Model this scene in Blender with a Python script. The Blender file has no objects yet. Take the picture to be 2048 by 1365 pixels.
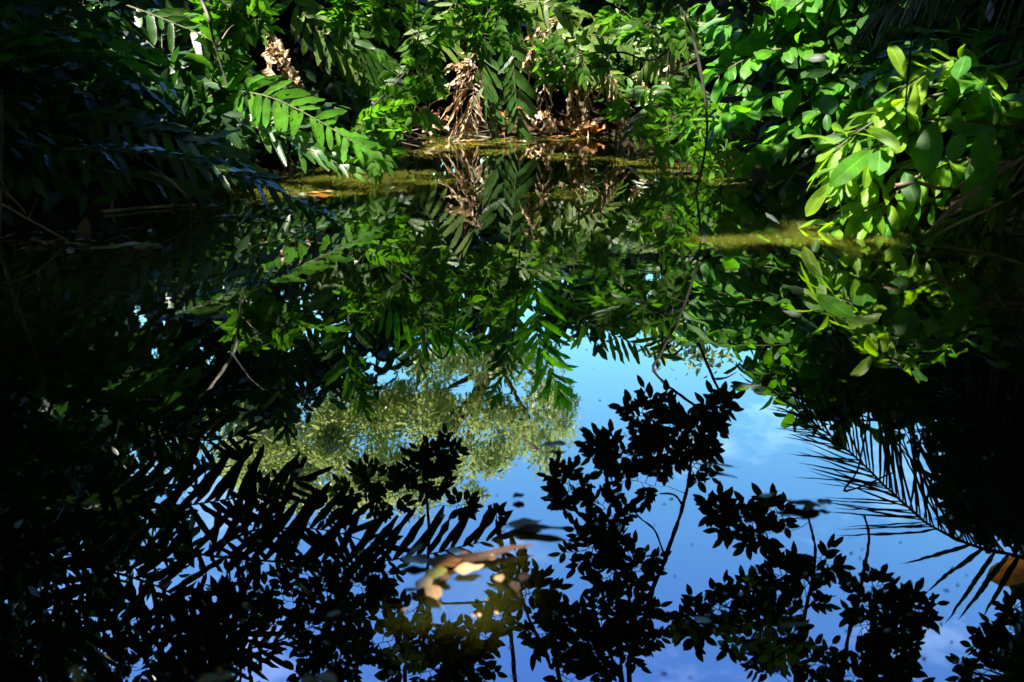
import bpy, math
import numpy as np

rng = np.random.RandomState(11)
scene = bpy.context.scene
COL = scene.collection
rad = math.radians

# ------------------------------------------------------------------ camera geometry
H, PITCH, FPX, CX, CY = 1.0, rad(18.0), 1991.0, 1024.0, 682.5
CP, SP = math.cos(PITCH), math.sin(PITCH)
CAM = np.array([0.0, 0.0, H])
MCAM = np.array([0.0, 0.0, -H])


def ray(x, y):
    a, b = (x - CX) / FPX, (y - CY) / FPX
    return np.array([a, CP - b * SP, -SP - b * CP])


def P(x, y, D):
    """world point seen directly at photo pixel x, y and D metres away along the ground"""
    d = ray(x, y); t = D / d[1]
    return CAM + d * t


def R(x, y, D):
    """world point whose reflection in the pond is seen at photo pixel x, y"""
    p = P(x, y, D)
    return np.array([p[0], p[1], -p[2]])


def WP(x, y, z=0.0):
    d = ray(x, y); t = (z - H) / d[2]
    return CAM + d * t


def PX(x, D):
    return P(x, 300, D)[0]


# sun (direction TOWARDS the sun)
SUN = np.array([-0.34, -0.24, 0.91]); SUN /= np.linalg.norm(SUN)


def nz(v):
    v = np.asarray(v, float)
    return v / np.maximum(np.linalg.norm(v, axis=-1, keepdims=True), 1e-9)


def rnd(n, s=1.0):
    return rng.normal(0, s, (n, 3))


def U(a, b, n=None):
    return rng.uniform(a, b, n)


# ------------------------------------------------------------------ mesh builder
class MB:
    def __init__(self):
        self.V, self.F, self.A, self.n = [], [], [], 0

    def add(self, V, F, A):
        self.V.append(np.asarray(V, np.float32)); self.F.append(np.asarray(F, np.int64) + self.n)
        self.A.append(np.asarray(A, np.float32)); self.n += len(V)

    def build(self, name, mat, parent=None, smooth=True):
        me = bpy.data.meshes.new(name)
        if self.n:
            V = np.concatenate(self.V); F = np.concatenate(self.F); A = np.concatenate(self.A)
            off = np.zeros(3); p = parent
            while p is not None:
                off += np.array(p.location); p = p.parent
            V = V - off.astype(np.float32)
            me.vertices.add(len(V)); me.vertices.foreach_set('co', V.ravel())
            me.loops.add(F.size); me.loops.foreach_set('vertex_index', F.ravel().astype(np.int32))
            me.polygons.add(len(F)); me.polygons.foreach_set('loop_start', np.arange(0, F.size, 4, dtype=np.int32))
            me.polygons.foreach_set('use_smooth', np.full(len(F), smooth, dtype=bool))
            at = me.attributes.new('leaf', 'FLOAT_VECTOR', 'POINT'); at.data.foreach_set('vector', A.ravel())
            me.update(calc_edges=True)
        me.materials.append(mat)
        o = bpy.data.objects.new(name, me); COL.objects.link(o)
        if parent is not None:
            o.parent = parent
        return o


PROF = {
    'oval': [.04, .42, .80, 1.0, .90, .55, .03],
    'obov': [.04, .28, .60, .95, 1.0, .70, .10],
    'point': [.06, .60, .97, .92, .55, .22, .02],
    'ovate': [.06, .62, .93, 1.0, .72, .36, .02],
    'pinna': [.40, .80, .95, 1.0, .90, .66, .10],
    'blade': [.55, .90, 1.0, .85, .55, .30, .03],
    'curl': [.15, .55, .90, 1.0, .75, .40, .05],
}
PS = [0, .1, .25, .5, .75, .9, 1]


def leaves(mb, O, T, N, L, W, prof='oval', ns=6, nc=3, droop=.4, fold=.25, ruf=0.0, rfreq=3.0, curl=0.0, rv=None):
    """a batch of leaf blades: origins O, axis T, upper side N, length L, half width W"""
    O = np.atleast_2d(O); m = len(O)
    if m == 0:
        return
    T = nz(np.broadcast_to(T, (m, 3))); N = np.broadcast_to(N, (m, 3))
    L = np.broadcast_to(np.asarray(L, float), (m,)); W = np.broadcast_to(np.asarray(W, float), (m,))
    droop = np.broadcast_to(np.asarray(droop, float), (m,)); fold = np.broadcast_to(np.asarray(fold, float), (m,))
    rv = U(0, 1, m) if rv is None else np.broadcast_to(rv, (m,))
    S = np.linspace(0, 1, ns); w = np.interp(S, PS, PROF[prof])
    C = np.linspace(-1, 1, nc)
    ph = U(0, 6.28, m); ph2 = U(0, 6.28, m)
    p = O.copy(); V = np.zeros((m, ns, nc, 3)); A = np.zeros((m, ns, nc, 3))
    G = np.array([0, 0, -1.0])
    for i, s in enumerate(S):
        d = nz(T + (droop * s)[:, None] * G - curl * s * s * N)
        if i:
            p = p + d * (L / (ns - 1))[:, None]
        n = nz(N - (N * d).sum(1, keepdims=True) * d)
        side = np.cross(d, n)
        for j, c in enumerate(C):
            ww = W * w[i] * c
            r = ruf * W * np.sin(rfreq * 6.28 * s + (ph if c < 0 else ph2)) * abs(c)
            V[:, i, j] = p + side * (ww * np.cos(fold))[:, None] + n * (np.abs(ww) * np.sin(fold) + r)[:, None]
            A[:, i, j, 0] = s; A[:, i, j, 1] = c; A[:, i, j, 2] = rv
    q = np.array([[i * nc + j, i * nc + j + 1, (i + 1) * nc + j + 1, (i + 1) * nc + j] for i in range(ns - 1) for j in range(nc - 1)])
    Fq = (q[None] + (np.arange(m) * ns * nc)[:, None, None]).reshape(-1, 4)
    mb.add(V.reshape(-1, 3), Fq, A.reshape(-1, 3))


def smooth(pts, n=24):
    pts = np.asarray(pts, float)
    if len(pts) < 3:
        t = np.linspace(0, 1, n)[:, None]
        return pts[0] * (1 - t) + pts[-1] * t
    ext = np.vstack([2 * pts[0] - pts[1], pts, 2 * pts[-1] - pts[-2]])
    out = []
    k = len(pts) - 1
    for u in np.linspace(0, k, n):
        i = min(int(u), k - 1); t = u - i
        a, b, c, d = ext[i:i + 4]
        out.append(.5 * (2 * b + (c - a) * t + (2 * a - 5 * b + 4 * c - d) * t * t + (3 * b - a - 3 * c + d) * t ** 3))
    return np.array(out)


def tube(mb, pts, r0, r1, sides=6, knob=0.0, rv=None):
    pts = np.asarray(pts, float); n = len(pts)
    T = nz(np.gradient(pts, axis=0))
    ref = np.array([0.31, 0.17, 0.94]) if abs(T[0][2]) < .85 else np.array([.95, .2, .1])
    r = np.linspace(r0, r1, n)
    if knob:
        r = r * (1 + knob * rng.uniform(-1, 1, n))
    a = np.linspace(0, 2 * np.pi, sides, endpoint=False)
    V = np.zeros((n, sides, 3))
    for i in range(n):
        x = nz(np.cross(T[i], ref)); y = np.cross(T[i], x); ref = np.cross(x, T[i]) if False else ref
        V[i] = pts[i] + r[i] * (np.cos(a)[:, None] * x + np.sin(a)[:, None] * y)
    F = [[i * sides + j, i * sides + (j + 1) % sides, (i + 1) * sides + (j + 1) % sides, (i + 1) * sides + j] for i in range(n - 1) for j in range(sides)]
    A = np.zeros((n * sides, 3)); A[:, 0] = np.repeat(np.linspace(0, 1, n), sides); A[:, 2] = U(0, 1) if rv is None else rv
    mb.add(V.reshape(-1, 3), F, A)


# ------------------------------------------------------------------ scene bookkeeping
def tag(o, label=None, cat=None, group=None, kind=None):
    if label: o['label'] = label
    if cat: o['category'] = cat
    if group: o['group'] = group
    if kind: o['kind'] = kind
    return o


def thing(name, loc, label, cat, group=None):
    o = bpy.data.objects.new(name, None); COL.objects.link(o)
    o.location = [float(v) for v in loc]; o.empty_display_size = .1
    return tag(o, label, cat, group)


# ------------------------------------------------------------------ materials
def mat(name):
    m = bpy.data.materials.new(name); m.use_nodes = True
    nt = m.node_tree; nt.nodes.clear()
    return m, nt, nt.nodes, nt.links


def ramp(N, stops):
    r = N.new('ShaderNodeValToRGB')
    el = r.color_ramp.elements
    while len(el) < len(stops): el.new(.5)
    for e, (p, c) in zip(el, stops):
        e.position = p; e.color = (*c, 1)
    return r


def leaf_mat(name, ca, cb, tr, rough=.35, tf=.4, spec=.5, vein=.25, spots=.0, spotcol=(.10, .05, .015), bump=.08):
    m, nt, N, K = mat(name)
    out = N.new('ShaderNodeOutputMaterial')
    at = N.new('ShaderNodeAttribute'); at.attribute_name = 'leaf'
    sx = N.new('ShaderNodeSeparateXYZ'); K.new(at.outputs['Vector'], sx.inputs[0])
    mx = N.new('ShaderNodeMix'); mx.data_type = 'RGBA'
    mx.inputs[6].default_value = (*ca, 1); mx.inputs[7].default_value = (*cb, 1)
    K.new(sx.outputs[2], mx.inputs[0])
    # midrib and side veins, from the blade's own coordinates
    ab = N.new('ShaderNodeMath'); ab.operation = 'ABSOLUTE'; K.new(sx.outputs[1], ab.inputs[0])
    mid = N.new('ShaderNodeMapRange'); K.new(ab.outputs[0], mid.inputs[0])
    mid.inputs[1].default_value = 0; mid.inputs[2].default_value = .10; mid.inputs[3].default_value = 1; mid.inputs[4].default_value = 0
    vm = N.new('ShaderNodeMath'); vm.operation = 'MULTIPLY_ADD'; K.new(ab.outputs[0], vm.inputs[0]); vm.inputs[1].default_value = -.16; K.new(sx.outputs[0], vm.inputs[2])
    vs = N.new('ShaderNodeMath'); vs.operation = 'MULTIPLY'; K.new(vm.outputs[0], vs.inputs[0]); vs.inputs[1].default_value = 60
    vsin = N.new('ShaderNodeMath'); vsin.operation = 'SINE'; K.new(vs.outputs[0], vsin.inputs[0])
    vein_m = N.new('ShaderNodeMath'); vein_m.operation = 'MULTIPLY'; K.new(mid.outputs[0], vein_m.inputs[0]); vein_m.inputs[1].default_value = vein
    mv = N.new('ShaderNodeMix'); mv.data_type = 'RGBA'; K.new(vein_m.outputs[0], mv.inputs[0]); K.new(mx.outputs[2], mv.inputs[6])
    mv.inputs[7].default_value = (min(1, cb[0] * 3 + .05), min(1, cb[1] * 2 + .05), cb[2] * 2 + .02, 1)
    geo = N.new('ShaderNodeNewGeometry')
    no = N.new('ShaderNodeTexNoise'); no.inputs['Scale'].default_value = 9; no.inputs['Detail'].default_value = 5
    K.new(geo.outputs['Position'], no.inputs['Vector'])
    vr = N.new('ShaderNodeMapRange'); K.new(no.outputs[0], vr.inputs[0]); vr.inputs[1].default_value = .3; vr.inputs[2].default_value = .7
    vr.inputs[3].default_value = .6; vr.inputs[4].default_value = 1.35
    ml = N.new('ShaderNodeVectorMath'); ml.operation = 'SCALE'; K.new(mv.outputs[2], ml.inputs[0]); K.new(vr.outputs[0], ml.inputs['Scale'])
    col = ml.outputs[0]
    if spots:
        n2 = N.new('ShaderNodeTexNoise'); n2.inputs['Scale'].default_value = 38; n2.inputs['Detail'].default_value = 3
        K.new(geo.outputs['Position'], n2.inputs['Vector'])
        r2 = N.new('ShaderNodeMapRange'); K.new(n2.outputs[0], r2.inputs[0]); r2.inputs[1].default_value = .62; r2.inputs[2].default_value = .70
        r2.inputs[3].default_value = 0; r2.inputs[4].default_value = spots
        # browned, nibbled-looking margins on some of the blades
        e1 = N.new('ShaderNodeMath'); e1.operation = 'MULTIPLY_ADD'; K.new(no.outputs[0], e1.inputs[0]); e1.inputs[1].default_value = 1.1; K.new(ab.outputs[0], e1.inputs[2])
        e2 = N.new('ShaderNodeMapRange'); K.new(e1.outputs[0], e2.inputs[0]); e2.inputs[1].default_value = 1.48; e2.inputs[2].default_value = 1.62; e2.inputs[3].default_value = 0; e2.inputs[4].default_value = 1
        e3 = N.new('ShaderNodeMapRange'); K.new(sx.outputs[2], e3.inputs[0]); e3.inputs[1].default_value = .35; e3.inputs[2].default_value = .75; e3.inputs[3].default_value = 0; e3.inputs[4].default_value = spots
        e4 = N.new('ShaderNodeMath'); e4.operation = 'MULTIPLY'; K.new(e2.outputs[0], e4.inputs[0]); K.new(e3.outputs[0], e4.inputs[1])
        e5 = N.new('ShaderNodeMath'); e5.operation = 'MAXIMUM'; K.new(e4.outputs[0], e5.inputs[0]); K.new(r2.outputs[0], e5.inputs[1])
        m2 = N.new('ShaderNodeMix'); m2.data_type = 'RGBA'; K.new(e5.outputs[0], m2.inputs[0]); K.new(col, m2.inputs[6]); m2.inputs[7].default_value = (*spotcol, 1)
        col = m2.outputs[2]
    pb = N.new('ShaderNodeBsdfPrincipled'); K.new(col, pb.inputs['Base Color'])
    pb.inputs['Roughness'].default_value = rough; pb.inputs['Specular IOR Level'].default_value = spec
    bp = N.new('ShaderNodeBump'); bp.inputs['Strength'].default_value = bump; bp.inputs['Distance'].default_value = .004
    K.new(vsin.outputs[0], bp.inputs['Height']); K.new(bp.outputs[0], pb.inputs['Normal'])
    tl = N.new('ShaderNodeBsdfTranslucent')
    tm = N.new('ShaderNodeMix'); tm.data_type = 'RGBA'; tm.inputs[0].default_value = 1; tm.blend_type = 'MULTIPLY'
    K.new(vr.outputs[0], tm.inputs[6]); tm.inputs[7].default_value = (*tr, 1)
    K.new(tm.outputs[2], tl.inputs[0])
    ms = N.new('ShaderNodeMixShader'); ms.inputs[0].default_value = tf
    K.new(pb.outputs[0], ms.inputs[1]); K.new(tl.outputs[0], ms.inputs[2]); K.new(ms.outputs[0], out.inputs[0])
    return m


def bark_mat(name, ca, cb, scale=14, rough=.85):
    m, nt, N, K = mat(name)
    out = N.new('ShaderNodeOutputMaterial'); pb = N.new('ShaderNodeBsdfPrincipled'); K.new(pb.outputs[0], out.inputs[0])
    geo = N.new('ShaderNodeNewGeometry')
    mp = N.new('ShaderNodeMapping'); mp.inputs['Scale'].default_value = (1, 1, .35); K.new(geo.outputs['Position'], mp.inputs[0])
    no = N.new('ShaderNodeTexNoise'); no.inputs['Scale'].default_value = scale; no.inputs['Detail'].default_value = 8; K.new(mp.outputs[0], no.inputs['Vector'])
    r = ramp(N, [(.35, ca), (.65, cb)]); K.new(no.outputs[0], r.inputs[0]); K.new(r.outputs[0], pb.inputs['Base Color'])
    pb.inputs['Roughness'].default_value = rough
    b = N.new('ShaderNodeBump'); b.inputs['Distance'].default_value = .01; K.new(no.outputs[0], b.inputs['Height']); K.new(b.outputs[0], pb.inputs['Normal'])
    return m


M = {
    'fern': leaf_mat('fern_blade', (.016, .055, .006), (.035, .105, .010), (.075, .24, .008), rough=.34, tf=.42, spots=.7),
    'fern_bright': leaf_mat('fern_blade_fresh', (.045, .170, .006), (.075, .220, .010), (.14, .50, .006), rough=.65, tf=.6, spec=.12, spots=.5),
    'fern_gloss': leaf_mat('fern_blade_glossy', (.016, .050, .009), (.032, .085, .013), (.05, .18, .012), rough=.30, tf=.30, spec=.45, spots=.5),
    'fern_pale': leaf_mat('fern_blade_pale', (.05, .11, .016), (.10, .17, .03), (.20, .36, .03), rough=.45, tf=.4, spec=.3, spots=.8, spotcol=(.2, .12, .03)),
    'small': leaf_mat('small_leaflet', (.026, .090, .007), (.060, .150, .012), (.11, .33, .008), rough=.5, tf=.42, spec=.25),
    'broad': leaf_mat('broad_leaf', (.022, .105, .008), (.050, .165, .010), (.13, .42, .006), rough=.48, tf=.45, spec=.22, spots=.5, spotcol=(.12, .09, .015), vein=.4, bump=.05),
    'broad_lit': leaf_mat('broad_leaf_lit', (.040, .150, .006), (.130, .230, .010), (.25, .52, .004), rough=.48, tf=.48, spec=.22, spots=.6, spotcol=(.16, .11, .02), vein=.4, bump=.05),  # sunlit copy of the broad leaf: brightness put into its colour
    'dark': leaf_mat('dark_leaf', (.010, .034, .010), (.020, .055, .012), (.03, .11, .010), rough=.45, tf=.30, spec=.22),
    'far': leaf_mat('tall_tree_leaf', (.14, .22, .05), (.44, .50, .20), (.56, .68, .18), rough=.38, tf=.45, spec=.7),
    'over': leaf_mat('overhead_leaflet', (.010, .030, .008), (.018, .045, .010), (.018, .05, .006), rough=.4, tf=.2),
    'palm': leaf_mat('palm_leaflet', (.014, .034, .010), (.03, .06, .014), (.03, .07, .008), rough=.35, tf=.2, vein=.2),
    'palm_dry': leaf_mat('palm_leaflet_dry', (.10, .065, .03), (.22, .15, .08), (.10, .07, .03), rough=.6, tf=.2, vein=.2),
    'dead': leaf_mat('withered_blade', (.20, .115, .06), (.68, .50, .32), (.42, .25, .12), rough=.65, tf=.25, spots=.7, spotcol=(.06, .03, .015), bump=.35),
    'dead_orange': leaf_mat('withered_orange', (.26, .10, .025), (.38, .17, .04), (.45, .18, .03), rough=.6, tf=.3, spots=.5, bump=.35),
    'dead_dark': leaf_mat('withered_dark', (.035, .020, .014), (.12, .065, .04), (.05, .025, .012), rough=.7, spec=.2, tf=.15, spots=.6, spotcol=(.01, .007, .005), bump=.35),
    'float_tan': leaf_mat('wet_leaf_tan', (.22, .13, .06), (.33, .21, .10), (.20, .14, .06), rough=.3, tf=.15, spots=.6, spotcol=(.1, .05, .02)),
    'float_pale': leaf_mat('wet_leaf_pale', (.25, .19, .10), (.36, .28, .15), (.2, .18, .08), rough=.3, tf=.15, spots=.5, spotcol=(.2, .16, .06)),
    'float_yellow': leaf_mat('wet_leaf_yellow', (.15, .16, .03), (.26, .25, .05), (.3, .3, .02), rough=.3, tf=.3),
    'bark': bark_mat('bark_dark', (.018, .014, .010), (.06, .045, .03)),
    'bark_grey': bark_mat('bark_grey', (.05, .045, .03), (.20, .17, .13)),
    'stem': bark_mat('green_stem', (.03, .05, .012), (.07, .07, .025)),
    'stem_brown': bark_mat('brown_stem', (.06, .04, .02), (.20, .14, .09)),
    'vine': bark_mat('vine_bark', (.012, .010, .008), (.03, .024, .018)),
}


# ------------------------------------------------------------------ plant generators
def frond_mesh(pts, plen, pw, spacing, nrm, ang=62, droop=.35, start=.12, taper=.45, prof='pinna', jit=.16, ruf=.35, fold=.15,
               onesided=(1., 1.), stem_r=.008, ns=7, curl=0.0, ang2=None, start1=0., gap=.06, torn=.10, tipleaf=True):
    """pinnate frond: returns (blade mesh builder, midrib mesh builder)"""
    S = smooth(pts, 40)
    seg = np.linalg.norm(np.diff(S, axis=0), axis=1); cum = np.r_[0, np.cumsum(seg)]; tot = cum[-1]
    d = np.arange(tot * start, tot, spacing)
    c = np.stack([np.interp(d, cum, S[:, k]) for k in range(3)], 1)
    T = nz(np.stack([np.interp(d, cum, np.gradient(S[:, k], cum)) for k in range(3)], 1))
    u = d / tot
    O, TT, NN, LL = [], [], [], []
    nrm = np.broadcast_to(nz(nrm), c.shape)
    for sg, osd in ((1, onesided[0]), (-1, onesided[1])):
        if osd <= 0: continue
        side = nz(np.cross(T, nrm)) * sg
        a = np.radians((ang if sg == 1 or ang2 is None else ang2) + rng.normal(0, 7, len(d)) - 24 * u ** 2)
        keep = U(0, 1, len(d)) > gap
        if sg > 0: keep &= u > start1
        dr = np.cos(a)[:, None] * T + np.sin(a)[:, None] * side + rnd(len(d), jit) * .7
        ln = plen * osd * (np.interp(u, [0, .12, .4, .7, 1], [.62, .85, 1, .86, taper])) * U(.85, 1.1, len(d)) * np.where(U(0, 1, len(d)) < torn, U(.35, .8, len(d)), 1)
        O.append((c + T * (spacing * .5 if sg < 0 else 0))[keep]); TT.append(dr[keep]); LL.append(ln[keep])
        NN.append(nz(nrm + rnd(len(d), jit * 1.7))[keep])
    if tipleaf:
        O.append(S[-1:]); TT.append(nz(S[-1:] - S[-4:-3])); LL.append(np.array([plen * taper * 1.2])); NN.append(nrm[:1])
    O, TT, NN, LL = np.concatenate(O), np.concatenate(TT), np.concatenate(NN), np.concatenate(LL)
    b, s = MB(), MB()
    W = pw * (LL / plen) ** .5 * U(.8, 1.15, len(LL))
    leaves(b, O, TT, NN, LL, W, prof, ns=ns, droop=np.abs(droop * U(.4, 1.6, len(LL))), fold=fold + rng.normal(0, .12, len(LL)), ruf=ruf, rfreq=2.6, curl=curl)
    tube(s, S[::2], stem_r, stem_r * .35, 5)
    return b, s


def add_frond(root, pts, plen, pw, spacing, nrm, m='fern', label=None, stem='stem', name='frond', **k):
    b, s = frond_mesh(pts, plen, pw, spacing, nrm, **k)
    o = b.build(name, M[m], root)
    s.build('midrib', M[stem], o)
    if label: o['label'] = label
    return o


def arch(base, az, L, e0, bend, n=9):
    """an arching stem: azimuth az (0 = +x), start elevation e0, total bend downwards"""
    p = np.array(base, float); out = [p.copy()]
    for i in range(n):
        e = e0 - bend * ((i + .5) / n) ** 1.3
        p = p + L / n * np.array([math.cos(az) * math.cos(e), math.sin(az) * math.cos(e), math.sin(e)])
        out.append(p.copy())
    return np.array(out)


def clump_frond(root, base, az, L, e0, bend, plen, pw, m='fern', sp=.085, **k):
    pts = arch(base, az, L, e0, bend)
    hs = np.array([-math.sin(az), math.cos(az), 0.0])
    ch = nz(pts[-1] - pts[0]); n = np.cross(ch, hs); n = n if n[2] > 0 else -n
    n = nz(n * 1.0 + np.array([0, 0, .25]) + rnd(1, .15)[0])
    return add_frond(root, pts, plen, pw, sp, n, m, **k)


def fern(base, label, n, L, azs, m='fern', plen=.30, pw=.036, e0=(62, 85), bend=(55, 105), heroes=(), group='mangrove ferns along the bank', sp=.085):
    base = np.array(base, float)
    root = thing('mangrove_fern', base, label, 'fern', group)
    for i in range(n):
        az = rad(U(*azs))
        b = base + np.array([math.cos(az), math.sin(az), 0]) * U(0, .1)
        mm = m if isinstance(m, str) else m[rng.randint(len(m))]
        clump_frond(root, b, az, U(*L), rad(U(*e0)), rad(U(*bend)), plen * U(.8, 1.15), pw * U(.85, 1.15), mm, sp=sp * U(.85, 1.15), ns=6)
    for h in heroes:
        add_frond(root, **h)
    # dark rootstock that carries the fronds
    s = MB()
    tube(s, [base + [0, 0, -.25], base + [.01, 0, .02], base + [0, .01, .1], base + [0, .01, .16]], .10, .03, 8, .2)
    s.build('rootstock', M['bark'], root)
    return root


def compound_set(O, T, N, n_pairs, ll, lw, rl, acc, stems):
    """one compound leaf: pairs of leaflets along a thin rachis and an end leaflet"""
    T = nz(T); side = nz(np.cross(T, N)); N = np.cross(side, T)
    bend = rng.normal(0, .25)
    pts = []
    for i in range(n_pairs + 1):
        u = (i + 1) / (n_pairs + 1)
        p = O + T * rl * u + side * bend * rl * u * u * .5 + np.array([0, 0, -.10]) * rl * u * u
        pts.append(p)
        if i == n_pairs:
            acc.append((p, T + side * bend, N, ll * U(1., 1.2), lw * 1.05))
        else:
            f = .75 + .35 * math.sin(math.pi * (u * .7 + .2))
            for sg in (1, -1):
                if U(0, 1) < .06: continue
                q = p + T * rl / (n_pairs + 1) * (.35 if sg < 0 else 0)
                acc.append((q, T * .62 + side * sg * .85 + rnd(1, .12)[0], nz(N + rnd(1, .22)[0]), ll * f * U(.85, 1.1), lw * f))
    stems.append(np.array([O] + pts))


def flush(acc, stems, bl, st, prof='point', r=.0016, ns=5, **k):
    if acc:
        O = np.array([a[0] for a in acc]); T = np.array([a[1] for a in acc]); N = np.array([a[2] for a in acc])
        leaves(bl, O, T, N, np.array([a[3] for a in acc]), np.array([a[4] for a in acc]), prof, ns=ns, **k)
    for s in stems:
        tube(st, s, r, r * .6, 4)


def spray(acc, stems, c, radius, view, dirv, dens, ll, lw, depth=.5, flat=.55):
    """a spreading twig of compound leaves around c; the leaves fan out from the twig, roughly across the view direction"""
    dirv = nz(dirv); v = nz(view); side = nz(np.cross(dirv, v))
    rl0 = min(ll * 2.7, radius * .9)
    tl = max(.25 * radius, radius - rl0 * .7)
    tw = smooth([c - dirv * radius * .8, c - dirv * (radius * .8 - tl) * .4 + rnd(1, .04)[0] * radius, c + dirv * tl * .55], 8)
    stems.append(tw)
    n = max(3, int(dens * (radius / rl0) ** 1.7))
    for i in range(n):
        u = (i + .5) / n
        o = tw[int(u * 7)] + v * rng.normal(0, depth * radius * .3)
        off = side * rng.normal(0, 1) * max(0, radius - rl0) * .55
        if np.linalg.norm(off) > .03: stems.append(np.array([o, o + off * .6 + dirv * .02, o + off])); o = o + off
        th = (1.1 - u) * 1.9 * (1 if i % 2 else -1) + rng.normal(0, .35)
        d = dirv * math.cos(th) + side * math.sin(th) + v * rng.normal(0, .25)
        nrm = nz(-v * flat + np.array([0, 0, 1.]) * (1 - flat) + rnd(1, .22)[0])
        rl = rl0 * U(.7, 1.1)
        compound_set(o, d, nrm, max(2, int(rl / (ll * .46))), ll * U(.85, 1.12), lw * U(.9, 1.1), rl, acc, stems)


def cloud(bl, centers, radii, n_each, size, aspect=.42, prof='oval', up=.5, droop=.5, ns=4, mb_filter=None):
    """leaf clumps: n_each leaves around each centre"""
    C = np.repeat(np.asarray(centers, float), n_each, 0); Rr = np.repeat(np.asarray(radii, float), n_each, 0)
    m = len(C)
    d = nz(rnd(m)); O = C + d * (Rr * U(.15, 1, m) ** .6)[:, None]
    T = nz(d * .6 + rnd(m, .6) + np.array([0, 0, -.2])); Nn = nz(np.array([0, 0, up]) + rnd(m, .5) + d * .3)
    L = size * U(.7, 1.25, m)
    leaves(bl, O, T, Nn, L, L * aspect * .5 * U(.85, 1.15, m), prof, ns=ns, droop=droop * U(.3, 1.3, m), fold=.2)


TOCAM = lambda p: nz(CAM - p)
TOMIR = lambda p: nz(MCAM - p)

SKY_STRENGTH, SUN_STRENGTH, EXPOSURE = .115, 5.0, 2.6
WATER_COL, WATER_IOR = (.046, .050, .006), 2.1
RIP_A, RIP_B = .00010, .00026
# ================================================================== SETTING
w = bpy.data.worlds.new("World"); scene.world = w; w.use_nodes = True
nt = w.node_tree; N, K = nt.nodes, nt.links; N.clear()
wo = N.new('ShaderNodeOutputWorld'); bg = N.new('ShaderNodeBackground'); K.new(bg.outputs[0], wo.inputs[0])
sky = N.new('ShaderNodeTexSky'); sky.sky_type = 'NISHITA'; sky.sun_disc = False
sky.sun_elevation = math.asin(SUN[2]); sky.sun_rotation = math.pi / 2 - math.atan2(SUN[1], SUN[0])
sky.air_density = 1.0; sky.dust_density = .6; sky.ozone_density = 2.0
hs = N.new('ShaderNodeHueSaturation'); hs.inputs['Saturation'].default_value = 1.25; K.new(sky.outputs[0], hs.inputs['Color'])
tc = N.new('ShaderNodeTexCoord')
mp = N.new('ShaderNodeMapping'); mp.inputs['Scale'].default_value = (1.3, 1.3, 3.2); mp.inputs['Location'].default_value = (.35, .1, .4); K.new(tc.outputs['Generated'], mp.inputs[0])
cn = N.new('ShaderNodeTexNoise'); cn.inputs['Scale'].default_value = 3.2; cn.inputs['Detail'].default_value = 9; cn.inputs['Roughness'].default_value = .62
K.new(mp.outputs[0], cn.inputs['Vector'])
cr = N.new('ShaderNodeMapRange'); cr.inputs[1].default_value = .55; cr.inputs[2].default_value = .85; cr.inputs[3].default_value = 0; cr.inputs[4].default_value = .30
K.new(cn.outputs[0], cr.inputs[0])
cm = N.new('ShaderNodeMix'); cm.data_type = 'RGBA'; K.new(cr.outputs[0], cm.inputs[0]); K.new(hs.outputs[0], cm.inputs[6]); cm.inputs[7].default_value = (11, 12, 14, 1)
sz = N.new('ShaderNodeSeparateXYZ'); K.new(tc.outputs['Generated'], sz.inputs[0])
zr = N.new('ShaderNodeMapRange'); K.new(sz.outputs[2], zr.inputs[0]); zr.inputs[1].default_value = .26; zr.inputs[2].default_value = .60
ti = N.new('ShaderNodeMix'); ti.data_type = 'RGBA'; K.new(zr.outputs[0], ti.inputs[0]); ti.inputs[6].default_value = (1.80, 2.30, 1.50, 1); ti.inputs[7].default_value = (1.40, 1.48, 2.05, 1)
tm_ = N.new('ShaderNodeMix'); tm_.data_type = 'RGBA'; tm_.blend_type = 'MULTIPLY'; tm_.inputs[0].default_value = 1; K.new(cm.outputs[2], tm_.inputs[6]); K.new(ti.outputs[2], tm_.inputs[7])
K.new(tm_.outputs[2], bg.inputs[0]); bg.inputs[1].default_value = SKY_STRENGTH

sl = bpy.data.lights.new('sun', 'SUN'); sl.energy = SUN_STRENGTH; sl.angle = rad(.53); sl.color = (1, .94, .84)
so = bpy.data.objects.new('sun', sl); COL.objects.link(so)
from mathutils import Vector
so.rotation_euler = Vector(SUN).to_track_quat('Z', 'Y').to_euler(); so.location = (-20, -20, 50)

cd = bpy.data.cameras.new('camera'); cam = bpy.data.objects.new('camera', cd); COL.objects.link(cam)
cd.lens = 36 * FPX / 2048; cd.sensor_width = 36; cd.clip_start = .05; cd.clip_end = 3000
cam.location = CAM; cam.rotation_euler = (math.pi / 2 - PITCH, 0, 0)
cd.dof.use_dof = True; cd.dof.focus_distance = 8.0; cd.dof.aperture_fstop = 4.0
scene.camera = cam
vs = scene.view_settings; vs.view_transform = 'Standard'; vs.look = 'None'; vs.exposure = EXPOSURE; vs.gamma = 1; vs.use_curve_mapping = False
scene.cycles.max_bounces = 8; scene.cycles.diffuse_bounces = 3; scene.cycles.glossy_bounces = 4; scene.cycles.transmission_bounces = 4
scene.cycles.caustics_reflective = False; scene.cycles.caustics_refractive = False
scene.cycles.use_denoising = True

# pond shore: distance of the water's edge for every X
SX = [-400, -30, -8, -3.2, -2.35, -1.95, -1.5, -1.2, -.9, .85, 1.35, 1.7, 2.05, 2.7, 4.5, 30, 400]
SY = [2.0, 2.6, 3.2, 4.3, 4.8, 5.7, 7.1, 8.2, 8.95, 9.0, 8.2, 6.9, 5.9, 5.1, 4.6, 3.0, 2.0]


def shore(x):
    return np.interp(x, SX, SY)


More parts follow.
